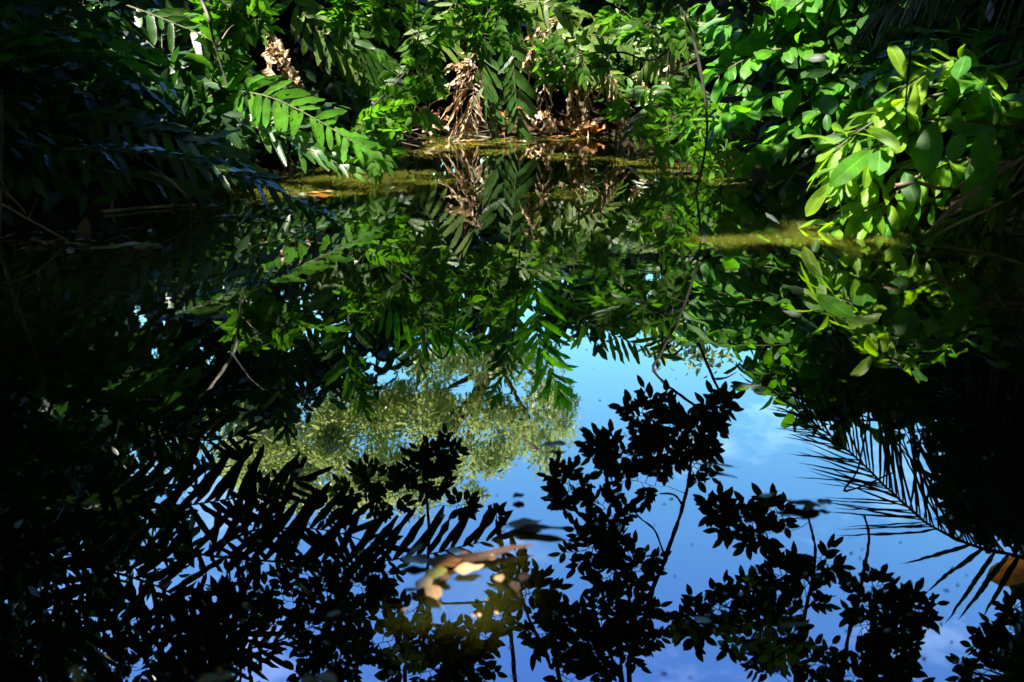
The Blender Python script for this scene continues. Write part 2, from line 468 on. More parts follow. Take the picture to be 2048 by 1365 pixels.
def vnoise(x, y, f, s):
    return np.sin(x * f + 1.7 * s + 1.3 * np.sin(y * f * .7 + s)) * np.cos(y * f * 1.1 - s + 1.1 * np.sin(x * f * .8 + 2 * s))


def ground_z(x, y):
    d = y - shore(x)
    z = np.interp(d, [-1.2, -.35, -.02, .15, .8, 2.5, 8, 60], [-.9, -.35, -.03, .05, .22, .35, .5, 1.2])
    dn = .95 - y + .12 * vnoise(x, y, 2.1, 3)
    zn = np.interp(dn, [-.5, -.1, .05, .6, 3, 40], [-.9, -.25, .0, .10, .25, .8])
    z = np.maximum(z, zn)
    return z + np.where(z > -.1, .03 * vnoise(x, y, 4.3, 1) + .02 * vnoise(x, y, 11, 2), 0)


g1 = np.r_[-400, -150, -60, -30, -18, np.linspace(-12, 12, 121), 18, 30, 60, 150, 400]
g2 = np.r_[-300, -100, -40, -15, -8, np.linspace(-5, 14, 150), 18, 30, 60, 150, 400]
gx, gy = np.meshgrid(g1, g2, indexing='ij'); gz = ground_z(gx, gy)
gm = MB(); nx, ny = gx.shape
ii, jj = np.meshgrid(np.arange(nx - 1), np.arange(ny - 1), indexing='ij')
gf = np.stack([ii * ny + jj, (ii + 1) * ny + jj, (ii + 1) * ny + jj + 1, ii * ny + jj + 1], -1).reshape(-1, 4)
gm.add(np.stack([gx, gy, gz], -1).reshape(-1, 3), gf, np.zeros((nx * ny, 3)))
m_, nt_, N_, K_ = mat('forest_soil')
o_ = N_.new('ShaderNodeOutputMaterial'); p_ = N_.new('ShaderNodeBsdfPrincipled'); K_.new(p_.outputs[0], o_.inputs[0])
ge_ = N_.new('ShaderNodeNewGeometry'); n1_ = N_.new('ShaderNodeTexNoise'); n1_.inputs['Scale'].default_value = 7; n1_.inputs['Detail'].default_value = 9
K_.new(ge_.outputs['Position'], n1_.inputs['Vector'])
r_ = ramp(N_, [(.3, (.004, .003, .002)), (.55, (.012, .008, .005)), (.78, (.04, .025, .014))]); K_.new(n1_.outputs[0], r_.inputs[0]); K_.new(r_.outputs[0], p_.inputs['Base Color'])
p_.inputs['Roughness'].default_value = .9; p_.inputs['Specular IOR Level'].default_value = .08
b_ = N_.new('ShaderNodeBump'); b_.inputs['Distance'].default_value = .04; K_.new(n1_.outputs[0], b_.inputs['Height']); K_.new(b_.outputs[0], p_.inputs['Normal'])
tag(gm.build('ground', m_), kind='structure')

# water: a real body of murky water with a nearly still surface
wm, nt_, N_, K_ = mat('pond_water')
o_ = N_.new('ShaderNodeOutputMaterial'); p_ = N_.new('ShaderNodeBsdfPrincipled'); K_.new(p_.outputs[0], o_.inputs[0])
p_.inputs['Base Color'].default_value = (*WATER_COL, 1); p_.inputs['Roughness'].default_value = 0.0
p_.inputs['IOR'].default_value = WATER_IOR; p_.inputs['Specular IOR Level'].default_value = .5
p_.inputs['Subsurface Weight'].default_value = 1.0; p_.inputs['Subsurface Radius'].default_value = (.55, .40, .16); p_.inputs['Subsurface Scale'].default_value = 1.3
p_.subsurface_method = 'RANDOM_WALK'
ge_ = N_.new('ShaderNodeNewGeometry')


def wnoise(scale, sy, detail):
    mp_ = N_.new('ShaderNodeMapping'); mp_.inputs['Scale'].default_value = (1, sy, 1); K_.new(ge_.outputs['Position'], mp_.inputs[0])
    n_ = N_.new('ShaderNodeTexNoise'); n_.inputs['Scale'].default_value = scale; n_.inputs['Detail'].default_value = detail; n_.inputs['Roughness'].default_value = .45
    K_.new(mp_.outputs[0], n_.inputs['Vector']); return n_


na = wnoise(9.0, .9, 1.5)       # slow wobble everywhere
nb = wnoise(32.0, .8, 1)        # fine cat's-paw ripples, in patches only
npt = wnoise(.75, .9, 2)
pr = N_.new('ShaderNodeMapRange'); K_.new(npt.outputs[0], pr.inputs[0]); pr.inputs[1].default_value = .47; pr.inputs[2].default_value = .66; pr.inputs[3].default_value = .03; pr.inputs[4].default_value = 1
sp_ = N_.new('ShaderNodeSeparateXYZ'); K_.new(ge_.outputs['Position'], sp_.inputs[0])
fy = N_.new('ShaderNodeMapRange'); fy.interpolation_type = 'SMOOTHSTEP'; K_.new(sp_.outputs[1], fy.inputs[0]); fy.inputs[1].default_value = 1.7; fy.inputs[2].default_value = 4.6; fy.inputs[3].default_value = .22; fy.inputs[4].default_value = 1   # the near shore lies in the lee
tb = N_.new('ShaderNodeMapRange'); tb.interpolation_type = 'SMOOTHSTEP'; K_.new(sp_.outputs[1], tb.inputs[0]); tb.inputs[1].default_value = 2.4; tb.inputs[2].default_value = 4.4; tb.inputs[3].default_value = .18; tb.inputs[4].default_value = 1   # near water darkened in colour, so sun glow shows only by the far bank
tbv = N_.new('ShaderNodeVectorMath'); tbv.operation = 'SCALE'; tbv.inputs[0].default_value = WATER_COL; K_.new(tb.outputs[0], tbv.inputs['Scale']); K_.new(tbv.outputs[0], p_.inputs['Base Color'])
prf = N_.new('ShaderNodeMath'); prf.operation = 'MULTIPLY'; K_.new(pr.outputs[0], prf.inputs[0]); K_.new(fy.outputs[0], prf.inputs[1])
mA = N_.new('ShaderNodeMath'); mA.operation = 'MULTIPLY'; K_.new(na.outputs[0], mA.inputs[0]); mA.inputs[1].default_value = RIP_A
mB = N_.new('ShaderNodeMath'); mB.operation = 'MULTIPLY'; K_.new(nb.outputs[0], mB.inputs[0]); K_.new(prf.outputs[0], mB.inputs[1])
mC = N_.new('ShaderNodeMath'); mC.operation = 'MULTIPLY_ADD'; K_.new(mB.outputs[0], mC.inputs[0]); mC.inputs[1].default_value = RIP_B; K_.new(mA.outputs[0], mC.inputs[2])
bw = N_.new('ShaderNodeBump'); bw.inputs['Distance'].default_value = 1.0; bw.inputs['Strength'].default_value = 1.0
K_.new(mC.outputs[0], bw.inputs['Height']); K_.new(bw.outputs[0], p_.inputs['Normal'])
wb = MB()
x0, x1, y0, y1, zb = -40, 40, -.6, 12.0, -1.6
wv = [[x0, y0, 0], [x1, y0, 0], [x1, y1, 0], [x0, y1, 0], [x0, y0, zb], [x1, y0, zb], [x1, y1, zb], [x0, y1, zb]]
wb.add(wv, [[0, 1, 2, 3], [7, 6, 5, 4], [0, 4, 5, 1], [1, 5, 6, 2], [2, 6, 7, 3], [3, 7, 4, 0]], np.zeros((8, 3)))
tag(wb.build('water', wm, smooth=False), kind='structure')
# ================================================================== FERNS ON THE BANK
def G(x, y, z=0.0):
    return np.array([x, y, max(0, float(ground_z(np.array(x), np.array(y)))) + z])


FR = []      # spots the sun reaches: filled in further down


def px(pts, mode=P):
    return [mode(*p) for p in pts]


def cam_n(pts, up=.4, mir=False, tilt=(0, 0, 0)):
    c = np.mean(pts, axis=0)
    n = TOMIR(c) if mir else TOCAM(c)
    if mir: n = -n if n[2] < 0 and False else n
    return nz(n + np.array([0, 0, up]) + np.array(tilt))


def hero(pts, mode=P, up=.4, tilt=(0, 0, 0), **k):
    w_ = px(pts, mode)
    k['pts'] = w_; k['nrm'] = cam_n(w_, up, mode is R, tilt)
    return k


# left: the brightly lit frond and its darker neighbours
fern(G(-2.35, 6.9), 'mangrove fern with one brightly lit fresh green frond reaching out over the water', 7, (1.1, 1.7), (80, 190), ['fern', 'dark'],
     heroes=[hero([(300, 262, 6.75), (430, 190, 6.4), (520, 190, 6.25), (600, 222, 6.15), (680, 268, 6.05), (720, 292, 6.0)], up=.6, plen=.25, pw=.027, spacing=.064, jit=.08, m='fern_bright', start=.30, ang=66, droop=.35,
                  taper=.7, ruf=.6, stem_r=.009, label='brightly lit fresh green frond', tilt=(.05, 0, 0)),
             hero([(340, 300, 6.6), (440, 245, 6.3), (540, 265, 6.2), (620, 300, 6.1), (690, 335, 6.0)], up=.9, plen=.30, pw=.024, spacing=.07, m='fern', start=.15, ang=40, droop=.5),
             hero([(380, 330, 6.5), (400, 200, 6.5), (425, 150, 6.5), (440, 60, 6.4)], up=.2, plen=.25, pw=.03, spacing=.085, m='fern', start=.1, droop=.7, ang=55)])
fern(G(-3.1, 5.1), 'dark mangrove fern whose long low frond with silvery blades lies just above the water', 6, (1.0, 1.7), (-40, 120), ['dark', 'fern'],
     heroes=[hero([(-80, 285, 5.0), (100, 297, 4.95), (280, 305, 4.9), (420, 335, 4.85), (540, 375, 4.8), (640, 425, 4.8)], up=1.3, plen=.24, pw=.021, spacing=.072, m='fern_gloss', start=.2, ang=52, droop=.55, ruf=.5,
                  taper=.5, label='long low frond with silvery shining blades', tilt=(-.2, .3, 0)),
             hero([(-60, 330, 5.3), (120, 330, 5.2), (300, 360, 5.15), (420, 400, 5.1)], up=1.0, plen=.2, pw=.025, spacing=.08, m='dark', ang=55, droop=.6),
             hero([(40, 250, 5.6), (180, 240, 5.5), (300, 262, 5.4), (420, 300, 5.3), (520, 350, 5.2)], up=.8, plen=.26, pw=.026, spacing=.08, m='fern', ang=50, droop=.6)])
fern(G(-2.6, 8.0), 'mangrove fern at the upper left with fronds drooping beside a brown hanging leaf', 8, (1.5, 2.2), (-60, 120), ['fern', 'fern_gloss', 'fern'],
     heroes=[hero([(560, -50, 7.7), (600, 18, 7.6), (650, 72, 7.5), (700, 135, 7.5)], up=.3, plen=.27, pw=.028, spacing=.075, m='fern_pale', start=.05, ang=58, droop=.6, ruf=.5, label='pale yellowish frond'),
             hero([(640, 20, 7.8), (700, 90, 7.7), (735, 170, 7.7), (740, 230, 7.7)], up=.3, plen=.33, pw=.035, spacing=.085, m='fern', ang=50, droop=.6),
             hero([(330, -40, 7.3), (380, 20, 7.2), (410, 90, 7.2), (420, 160, 7.2)], up=.3, plen=.3, pw=.03, spacing=.08, m='fern_gloss', ang=55, droop=.7),
             hero([(250, 10, 7.0), (330, 40, 6.9), (420, 80, 6.8), (480, 130, 6.8)], up=.8, plen=.28, pw=.03, spacing=.085, m='fern', ang=55, droop=.7)])
fern(G(-1.3, 9.35), 'mangrove fern left of the brown withered frond, with long striped fronds arching left', 9, (1.6, 2.5), (-20, 200), ['fern', 'fern_pale', 'fern_gloss'],
     heroes=[hero([(930, -30, 9.0), (880, 50, 8.95), (850, 110, 8.9), (800, 170, 8.9)], up=.5, plen=.36, pw=.03, spacing=.07, m='fern_pale', ang=70, droop=.35, ruf=.2, label='pale finely striped frond'),
             hero([(560, 90, 8.8), (640, 60, 8.7), (700, 90, 8.6), (760, 160, 8.6), (790, 230, 8.5)], up=.5, plen=.34, pw=.034, spacing=.08, m='fern_gloss', ang=55, droop=.5),
             hero([(690, 70, 8.8), (730, 120, 8.7), (750, 190, 8.6), (750, 250, 8.5)], up=.4, plen=.34, pw=.04, spacing=.085, m='fern', ang=58, droop=.4)])
fern(G(-.15, 9.45), 'fern at mid bank with glossy dark green fronds hanging to the water', 9, (1.6, 2.3), (-10, 200), ['fern', 'fern_gloss'],
     heroes=[hero([(950, 60, 9.0), (962, 120, 8.95), (968, 190, 8.9), (985, 262, 8.9)], up=.2, plen=.33, pw=.034, spacing=.08, m='fern_gloss', start=.02, ang=44, droop=.3, ruf=.2, taper=.7, onesided=(.6, 1.), tilt=(-.3, 0, 0)),
             hero([(1018, 50, 8.9), (1026, 120, 8.85), (1032, 200, 8.8), (1040, 272, 8.8)], up=.2, plen=.32, pw=.035, spacing=.08, m='fern_gloss', start=.02, ang=48, droop=.25, ruf=.2, taper=.7, tilt=(.15, 0, 0), onesided=(.7, 1.)),
             hero([(1020, 130, 9.0), (1060, 70, 8.9), (1110, 70, 8.9), (1150, 100, 8.9), (1180, 150, 8.8)], up=.5, plen=.26, pw=.030, spacing=.075, m='fern_pale', ang=55, droop=.7, ruf=.5)])
fern(G(.65, 9.5), 'mangrove fern with pale arching fronds over the dark hollow in the bank', 9, (1.4, 2.2), (-20, 200), ['fern', 'fern_pale', 'fern_gloss'],
     heroes=[hero([(1080, 170, 9.1), (1110, 95, 9.0), (1170, 70, 8.95), (1240, 85, 8.9), (1290, 120, 8.9)], up=.6, plen=.27, pw=.030, spacing=.07, m='fern_pale', ang=62, droop=.6, ruf=.4, label='pale frond arching over the hollow'),
             hero([(1010, 20, 8.7), (1060, 5, 8.6), (1110, 15, 8.5), (1150, 45, 8.5)], up=.6, plen=.26, pw=.022, spacing=.06, m='fern_pale', ang=60, droop=.5),
             hero([(1150, 150, 8.6), (1180, 135, 8.5), (1215, 150, 8.5), (1240, 185, 8.5)], up=.5, plen=.2, pw=.018, spacing=.055, m='fern_pale', ang=58, droop=.5),
             hero([(1290, 60, 9.2), (1230, 60, 9.1), (1180, 90, 9.0), (1150, 130, 9.0)], up=.6, plen=.24, pw=.028, spacing=.07, m='fern_pale', ang=60, droop=.6)])
fern(G(1.45, 9.2), 'mangrove fern right of the hollow with a sunlit yellow green frond', 9, (1.4, 2.1), (0, 220), ['fern', 'fern_pale'],
     heroes=[hero([(1450, -10, 8.9), (1390, 40, 8.8), (1330, 60, 8.7), (1270, 55, 8.7)], up=.6, plen=.28, pw=.022, spacing=.06, m='fern_pale', ang=62, droop=.5, label='sunlit yellow green frond'),
             hero([(1400, 110, 8.3), (1350, 95, 8.2), (1300, 120, 8.2), (1265, 170, 8.2)], up=.6, plen=.24, pw=.018, spacing=.05, m='fern_pale', ang=58, droop=.6),
             hero([(1430, 200, 8.2), (1380, 190, 8.1), (1330, 225, 8.1), (1300, 275, 8.0)], up=.6, plen=.22, pw=.018, spacing=.05, m='fern_pale', ang=58, droop=.6),
             hero([(1245, 78, 8.9), (1290, 105, 8.8), (1330, 145, 8.75), (1350, 200, 8.7)], up=.4, plen=.22, pw=.022, spacing=.055, m='fern_pale', ang=58, droop=.5),
             hero([(1430, 150, 8.5), (1370, 170, 8.4), (1310, 210, 8.35), (1260, 262, 8.3)], up=.5, plen=.24, pw=.026, spacing=.065, m='fern', ang=58, droop=.5)])
# taller ferns behind: seen in the pond as dark and translucent fronds hanging upside down
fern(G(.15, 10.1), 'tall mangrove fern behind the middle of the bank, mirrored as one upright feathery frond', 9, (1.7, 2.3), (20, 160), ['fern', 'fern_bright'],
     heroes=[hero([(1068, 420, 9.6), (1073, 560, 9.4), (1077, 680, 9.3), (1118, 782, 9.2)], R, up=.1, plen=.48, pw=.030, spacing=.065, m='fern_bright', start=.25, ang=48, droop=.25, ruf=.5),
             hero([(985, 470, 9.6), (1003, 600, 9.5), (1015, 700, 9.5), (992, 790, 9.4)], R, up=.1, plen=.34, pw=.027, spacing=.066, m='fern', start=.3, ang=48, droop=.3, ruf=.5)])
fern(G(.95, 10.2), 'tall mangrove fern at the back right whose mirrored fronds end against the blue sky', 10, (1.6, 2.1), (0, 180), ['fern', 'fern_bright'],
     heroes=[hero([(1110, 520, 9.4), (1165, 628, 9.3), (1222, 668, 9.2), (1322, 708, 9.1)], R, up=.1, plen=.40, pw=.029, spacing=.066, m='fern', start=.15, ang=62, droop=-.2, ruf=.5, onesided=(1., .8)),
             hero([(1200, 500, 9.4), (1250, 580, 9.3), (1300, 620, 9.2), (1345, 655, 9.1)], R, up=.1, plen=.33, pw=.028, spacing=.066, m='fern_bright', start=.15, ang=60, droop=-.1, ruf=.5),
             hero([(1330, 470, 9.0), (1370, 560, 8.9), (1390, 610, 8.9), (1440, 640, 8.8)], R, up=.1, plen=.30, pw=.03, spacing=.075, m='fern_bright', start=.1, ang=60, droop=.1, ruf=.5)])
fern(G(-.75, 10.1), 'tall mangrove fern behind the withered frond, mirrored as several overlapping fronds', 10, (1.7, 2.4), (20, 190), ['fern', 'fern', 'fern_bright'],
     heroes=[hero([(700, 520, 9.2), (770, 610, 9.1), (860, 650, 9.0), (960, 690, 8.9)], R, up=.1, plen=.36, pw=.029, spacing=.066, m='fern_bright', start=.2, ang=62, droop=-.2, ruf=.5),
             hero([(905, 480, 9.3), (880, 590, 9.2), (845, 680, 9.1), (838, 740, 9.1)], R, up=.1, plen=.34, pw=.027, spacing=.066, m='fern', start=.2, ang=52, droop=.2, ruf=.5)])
fern(G(-1.75, 9.7), 'tall mangrove fern at the back left with drooping dark fronds', 9, (1.9, 2.7), (20, 190), ['fern', 'dark'],
     heroes=[hero([(735, 480, 8.7), (705, 620, 8.6), (690, 720, 8.5), (725, 810, 8.4)], R, up=.1, plen=.36, pw=.028, spacing=.068, m='fern', start=.2, ang=52, droop=.2, ruf=.5),
             hero([(640, 560, 8.5), (600, 660, 8.4), (560, 760, 8.3), (570, 850, 8.2)], R, up=.1, plen=.36, pw=.028, spacing=.068, m='dark', start=.2, ang=55, droop=.2, ruf=.5)])
fern(G(2.25, 8.3), 'mangrove fern almost hidden behind the broad leaved shrub', 7, (1.2, 1.8), (20, 240), ['fern', 'dark'])
fern(G(-3.9, 6.3), 'large shaded mangrove fern in the dark left corner', 9, (1.6, 2.6), (-50, 130), ['dark', 'dark', 'fern'], e0=(65, 88))

# very tall fern on the left shore: black fronds in the lower left of the reflection
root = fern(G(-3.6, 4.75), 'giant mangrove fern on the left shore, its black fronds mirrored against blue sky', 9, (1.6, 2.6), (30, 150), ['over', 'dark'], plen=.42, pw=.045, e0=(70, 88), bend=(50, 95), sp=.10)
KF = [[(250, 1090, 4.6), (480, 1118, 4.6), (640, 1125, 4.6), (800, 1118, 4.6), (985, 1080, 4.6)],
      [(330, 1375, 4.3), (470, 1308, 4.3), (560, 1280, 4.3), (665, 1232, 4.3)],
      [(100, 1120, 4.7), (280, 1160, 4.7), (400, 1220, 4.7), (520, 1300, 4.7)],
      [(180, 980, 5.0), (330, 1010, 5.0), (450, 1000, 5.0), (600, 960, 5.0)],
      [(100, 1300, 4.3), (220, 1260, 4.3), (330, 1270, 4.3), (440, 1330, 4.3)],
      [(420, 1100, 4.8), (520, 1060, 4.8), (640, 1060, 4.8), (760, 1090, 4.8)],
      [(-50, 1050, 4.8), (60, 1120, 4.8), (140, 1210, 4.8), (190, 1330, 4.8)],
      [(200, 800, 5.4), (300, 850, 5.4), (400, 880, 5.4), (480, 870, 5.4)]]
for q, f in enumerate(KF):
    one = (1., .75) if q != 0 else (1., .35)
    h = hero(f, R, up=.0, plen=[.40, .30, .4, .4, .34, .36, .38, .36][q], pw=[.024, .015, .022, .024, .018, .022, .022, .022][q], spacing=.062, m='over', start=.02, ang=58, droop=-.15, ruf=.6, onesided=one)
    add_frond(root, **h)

# ------------------------------------------------------------------ withered fronds
def withered(name, label, pts, plen, pw, sp, mode=P, m='dead', up=.2, **k):
    w_ = px(pts, mode); root = thing(name, w_[0], label, 'dead frond', 'withered brown fronds on the bank')
    kw = dict(ang=38, droop=1.3, ruf=1.1, curl=.7, fold=.7, torn=.35, jit=.65, start=.03, ns=8, taper=.7, prof='curl'); kw.update(k)
    b, s = frond_mesh(w_, plen, pw, sp, cam_n(w_, up), **kw)
    b.build('withered_blade', M[m], root); s.build('midrib', M['stem_brown'], root)
    return root


withered('withered_frond', 'big withered fern frond, cream and brown, hanging straight down into the water', [(950, 130, 8.8), (948, 170, 8.7), (944, 215, 8.65), (938, 255, 8.65), (930, 283, 8.65)], .44, .0165, .028, onesided=(1, .45), ang=66, droop=2.2, ruf=.9, curl=.35, fold=.7, jit=.5, taper=.6, start=.0, torn=.3)
withered('withered_frond', 'cream curled tuft of dead blades on top of the big withered frond', [(958, 92, 8.75), (940, 120, 8.7), (925, 145, 8.65), (915, 170, 8.6)], .22, .016, .036, ang=62, onesided=(1, .4), droop=1.0, ruf=1.1, curl=.6, fold=.7, jit=.6, torn=.3)
withered('withered_frond', 'tan curled dead frond lit by the sun at the upper left', [(535, 60, 7.4), (548, 90, 7.35), (560, 118, 7.3), (585, 150, 7.3)], .22, .042, .045, m='dead', ang=30)
withered('withered_frond', 'grey brown dead frond hanging in the dark hollow', [(1165, 90, 8.95), (1168, 140, 8.9), (1172, 190, 8.9), (1175, 250, 8.9)], .2, .022, .05, m='dead', ang=25)
withered('withered_frond', 'pale dead frond slanting to the lower right below the yellow green frond', [(1265, 150, 8.7), (1290, 175, 8.65), (1320, 205, 8.6), (1345, 225, 8.55)], .13, .030, .022, m='dead', ang=18, up=1.2)
withered('withered_frond', 'dark brown dead frond drooping behind the tan curled one', [(600, 90, 8.2), (640, 120, 8.1), (665, 160, 8.1), (680, 210, 8.1)], .3, .03, .05, m='dead_dark', ang=35)
withered('withered_frond', 'dark brown dead frond behind the glossy hanging fronds', [(905, 40, 9.3), (930, 70, 9.3), (945, 110, 9.3), (950, 160, 9.3)], .3, .045, .05, m='dead_dark', ang=40)
withered('withered_frond', 'rusty dead frond under the pale arching frond', [(1190, 60, 9.3), (1165, 100, 9.3), (1150, 150, 9.3), (1140, 215, 9.3)], .25, .04, .06, m='dead', ang=30)
withered('withered_frond', 'thin dead frond curling over the hollow towards the shrub', [(1400, 90, 8.6), (1360, 110, 8.6), (1345, 150, 8.6), (1330, 190, 8.6)], .18, .02, .04, m='dead', ang=40)
withered('withered_frond', 'dead frond hanging into the shadow behind the fresh green frond', [(690, 120, 8.4), (670, 160, 8.4), (655, 215, 8.4), (650, 270, 8.4)], .3, .03, .06, m='dead_dark', ang=30)

withered('withered_frond', 'pale ragged dead frond leaning against the right edge of the dark hollow', [(1215, 120, 8.7), (1222, 165, 8.65), (1235, 215, 8.6), (1240, 258, 8.6)], .26, .016, .035, ang=40)
withered('withered_frond', 'short cream dead frond between the glossy fronds and the dark hollow', [(1075, 110, 8.9), (1085, 150, 8.85), (1090, 190, 8.8), (1098, 240, 8.8)], .20, .016, .04, ang=35)
withered('withered_frond', 'straw coloured dead frond draped over the pale arching fronds', [(1120, 40, 8.8), (1090, 55, 8.75), (1070, 85, 8.7), (1062, 120, 8.7)], .22, .016, .04, ang=45)
withered('withered_frond', 'brown dead frond lying on the bank right under the leafy branch', [(1420, 235, 8.1), (1390, 250, 8.0), (1350, 258, 8.0), (1310, 270, 8.0)], .18, .018, .04, ang=35, up=1.)
# ------------------------------------------------------------------ leaf litter along the water's edge
def single_leaf(name, label, cat, c, ang, L, W, m, group=None, prof='oval', tilt=.15, curl=.5, droop=0., fold=.25, ruf=.3, z=None, extra=()):
    root = thing(name, c, label, cat, group)
    t = np.array([math.cos(ang), math.sin(ang), tilt]); b = MB()
    leaves(b, [np.asarray(c) - t * L * .5 + [0, 0, .006]], t, np.array([0, 0, 1.]) + rnd(1, .12)[0], L, W, prof, ns=9, nc=5, curl=-curl, droop=droop, fold=fold, ruf=ruf, rfreq=1.7)
    b.build('blade', M[m], root)
    s = MB(); e = np.asarray(c) - t * L * .5
    tube(s, [e + [0, 0, .006], e - t * L * .14 + [0, 0, .004], e - t * L * .22 + rnd(1, .01)[0] * [1, 1, .1]], L * .010, L * .007, 5)
    s.build('leaf_stalk', M['stem_brown'], root)
    return root


for i in range(46):
    x = [U(985, 1200), U(780, 900), U(960, 1120)][0 if i < 26 else 1 if i < 36 else 2]
    y = U(252, 274)
    D = 8.82 + U(-.02, .5) if i >= 6 else 8.9
    p = P(x, y, D); p[2] = max(0.012, float(ground_z(np.array(p[0]), np.array(p[1]))) + .02) + U(0, .07)
    single_leaf('litter_leaf', 'small brown dead leaf lying among the litter at the water edge of the middle bank', 'dead leaf', p, U(0, 6.28), U(.10, .24), U(.022, .05),
                ['dead', 'dead', 'dead_orange', 'dead_dark'][rng.randint(4)], 'leaf litter on the middle bank', tilt=U(-.2, .5), curl=U(.3, 1.2), ruf=.8, fold=U(.2, .7))
# ------------------------------------------------------------------ floating leaves
FL = [
    ('floating_leaf', 'long grey brown leaf floating in the middle clump of wet leaves', (985, 1112), 20, .30, .030, 'dead_dark', 'blade'),
    ('floating_leaf', 'broad orange brown leaf at the centre of the floating clump', (890, 1128), 200, .12, .040, 'dead_orange', 'oval'),
    ('floating_leaf', 'pale leaf at the left tip of the floating clump', (832, 1126), 170, .10, .026, 'float_pale', 'oval'),
    ('floating_leaf', 'cream oval leaf floating lowest left in the clump', (848, 1172), 60, .075, .025, 'float_pale', 'oval'),
    ('floating_leaf', 'pale green grey leaf floating beside the cream oval one', (872, 1152), 30, .08, .026, 'float_yellow', 'oval'),
    ('floating_leaf', 'tan leaf at the lower end of the floating clump', (868, 1190), 110, .085, .024, 'float_tan', 'oval'),
    ('floating_leaf', 'grey green leaf right of the orange brown one in the clump', (938, 1142), 15, .10, .026, 'float_tan', 'point'),
    ('floating_leaf', 'small tan leaf behind the orange brown one in the clump', (915, 1108), 160, .075, .02, 'float_tan', 'oval'),
    ('floating_leaf', 'long curled dark brown leaf floating above the clump', (1085, 1062), -8, .20, .026, 'dead_dark', 'blade'),
    ('floating_leaf', 'brown leaf tip beside the long curled dark leaf', (1050, 1052), 10, .13, .03, 'dead', 'point'),
    ('floating_leaf', 'lone pale tan leaf floating on the mirrored tree crown', (610, 946), 8, .115, .022, 'float_pale', 'oval'),
    ('floating_leaf', 'small round dark red leaf floating alone above the clump', (1037, 997), 40, .05, .022, 'dead_dark', 'oval'),
    ('floating_leaf', 'small mottled leaf floating at the right edge of the mirrored tree', (1110, 893), 0, .10, .020, 'float_tan', 'oval'),
    ('floating_leaf', 'narrow dark leaf floating on the open blue patch', (1442, 936), -25, .14, .014, 'dead_dark', 'blade'),
    ('floating_leaf', 'dark wet leaf in the right floating cluster', (1595, 1012), 170, .16, .03, 'dead_dark', 'blade'),
    ('floating_leaf', 'olive leaf at the left end of the right floating cluster', (1532, 996), 20, .07, .018, 'float_yellow', 'oval'),
    ('floating_leaf', 'tan leaf at the right end of the right floating cluster', (1648, 1010), -10, .06, .02, 'float_tan', 'oval'),
    ('floating_leaf', 'small brown leaf in the middle of the right floating cluster', (1618, 1020), 40, .08, .018, 'dead', 'oval'),
    ('floating_leaf', 'tiny whitish leaf floating over the dark mirrored leaves at lower left', (667, 1234), 30, .045, .012, 'float_pale', 'oval'),
    ('floating_leaf', 'whitish curled leaf floating on the mirrored twig at lower right', (1405, 1246), -30, .055, .014, 'float_pale', 'curl'),
    ('floating_leaf', 'yellow brown leaf fragment floating among black mirrored leaves at lower right', (1590, 1255), 5, .09, .012, 'float_yellow', 'blade'),
    ('floating_leaf', 'orange brown leaf floating in the dark left corner', (85, 486), 15, .19, .045, 'dead_orange', 'oval'),
    ('floating_leaf', 'narrow yellow leaf floating flat near the left shore', (228, 497), 12, .20, .022, 'float_yellow', 'blade'),
    ('floating_leaf', 'yellow green curled leaf floating near the left shore', (297, 497), -20, .17, .035, 'float_yellow', 'curl'),
    ('floating_leaf', 'reddish dead leaf touching the yellow green curled leaf', (268, 491), 5, .16, .03, 'dead', 'blade'),
    ('floating_leaf', 'curled brown leaf standing out of the water at the left', (168, 470), 100, .17, .035, 'dead_dark', 'curl'),
    ('floating_leaf', 'small orange leaf floating below the silvery frond', (430, 413), 20, .10, .03, 'dead_orange', 'oval'),
    ('floating_leaf', 'ochre leaf floating off the tip of the silvery frond', (642, 386), 10, .14, .035, 'dead_orange', 'oval'),
    ('floating_leaf', 'long black boat shaped leaf floating before the broad leaved shrub', (1445, 346), 5, .32, .05, 'dead_dark', 'blade'),
]
for nm, lb, (x, y), a, L, W, m, pf in FL:
    if y > 850: L, W = L * .58, W * .62
    c = WP(x, y, .004)
    st = 'standing' in lb
    single_leaf(nm, lb, 'leaf', c, rad(a), L, W, m, 'leaves floating on the pond', pf, tilt=.5 if st else .03, curl=1.6 if st else U(.0, .12), ruf=.12, fold=.45 if 'boat' in lb else U(0, .15))
for i in range(26):                                               # scraps of leaf by the left shore
    x = U(10, 330); y = U(452, 508)
    single_leaf('leaf_scrap', 'small shiny scrap of leaf floating by the dark left shore', 'leaf', WP(x, y, .003), U(0, 6.28), U(.05, .12), U(.010, .022), ['float_tan', 'dead_dark', 'float_pale', 'dead_dark'][i % 4],
                'leaf scraps by the left shore', tilt=.02, curl=U(0, .3))
for i in range(16):
    single_leaf('leaf_scrap', 'small leaf scrap floating under the silvery frond', 'leaf', WP(U(340, 650), U(395, 440), .003), U(0, 6.28), U(.05, .12), U(.008, .02), ['float_tan', 'dead_dark'][i % 2],
                'leaf scraps under the silvery frond', tilt=.02, curl=U(0, .3))
for i in range(14):
    single_leaf('leaf_scrap', 'thin brown leaf scrap floating just off the middle bank', 'leaf', WP(U(780, 1210), U(274, 288), .003), U(-.3, .3), U(.10, .25), U(.01, .02), ['dead', 'dead_dark', 'dead_orange'][i % 3],
                'leaf scraps off the middle bank', tilt=.02, curl=U(0, .3))

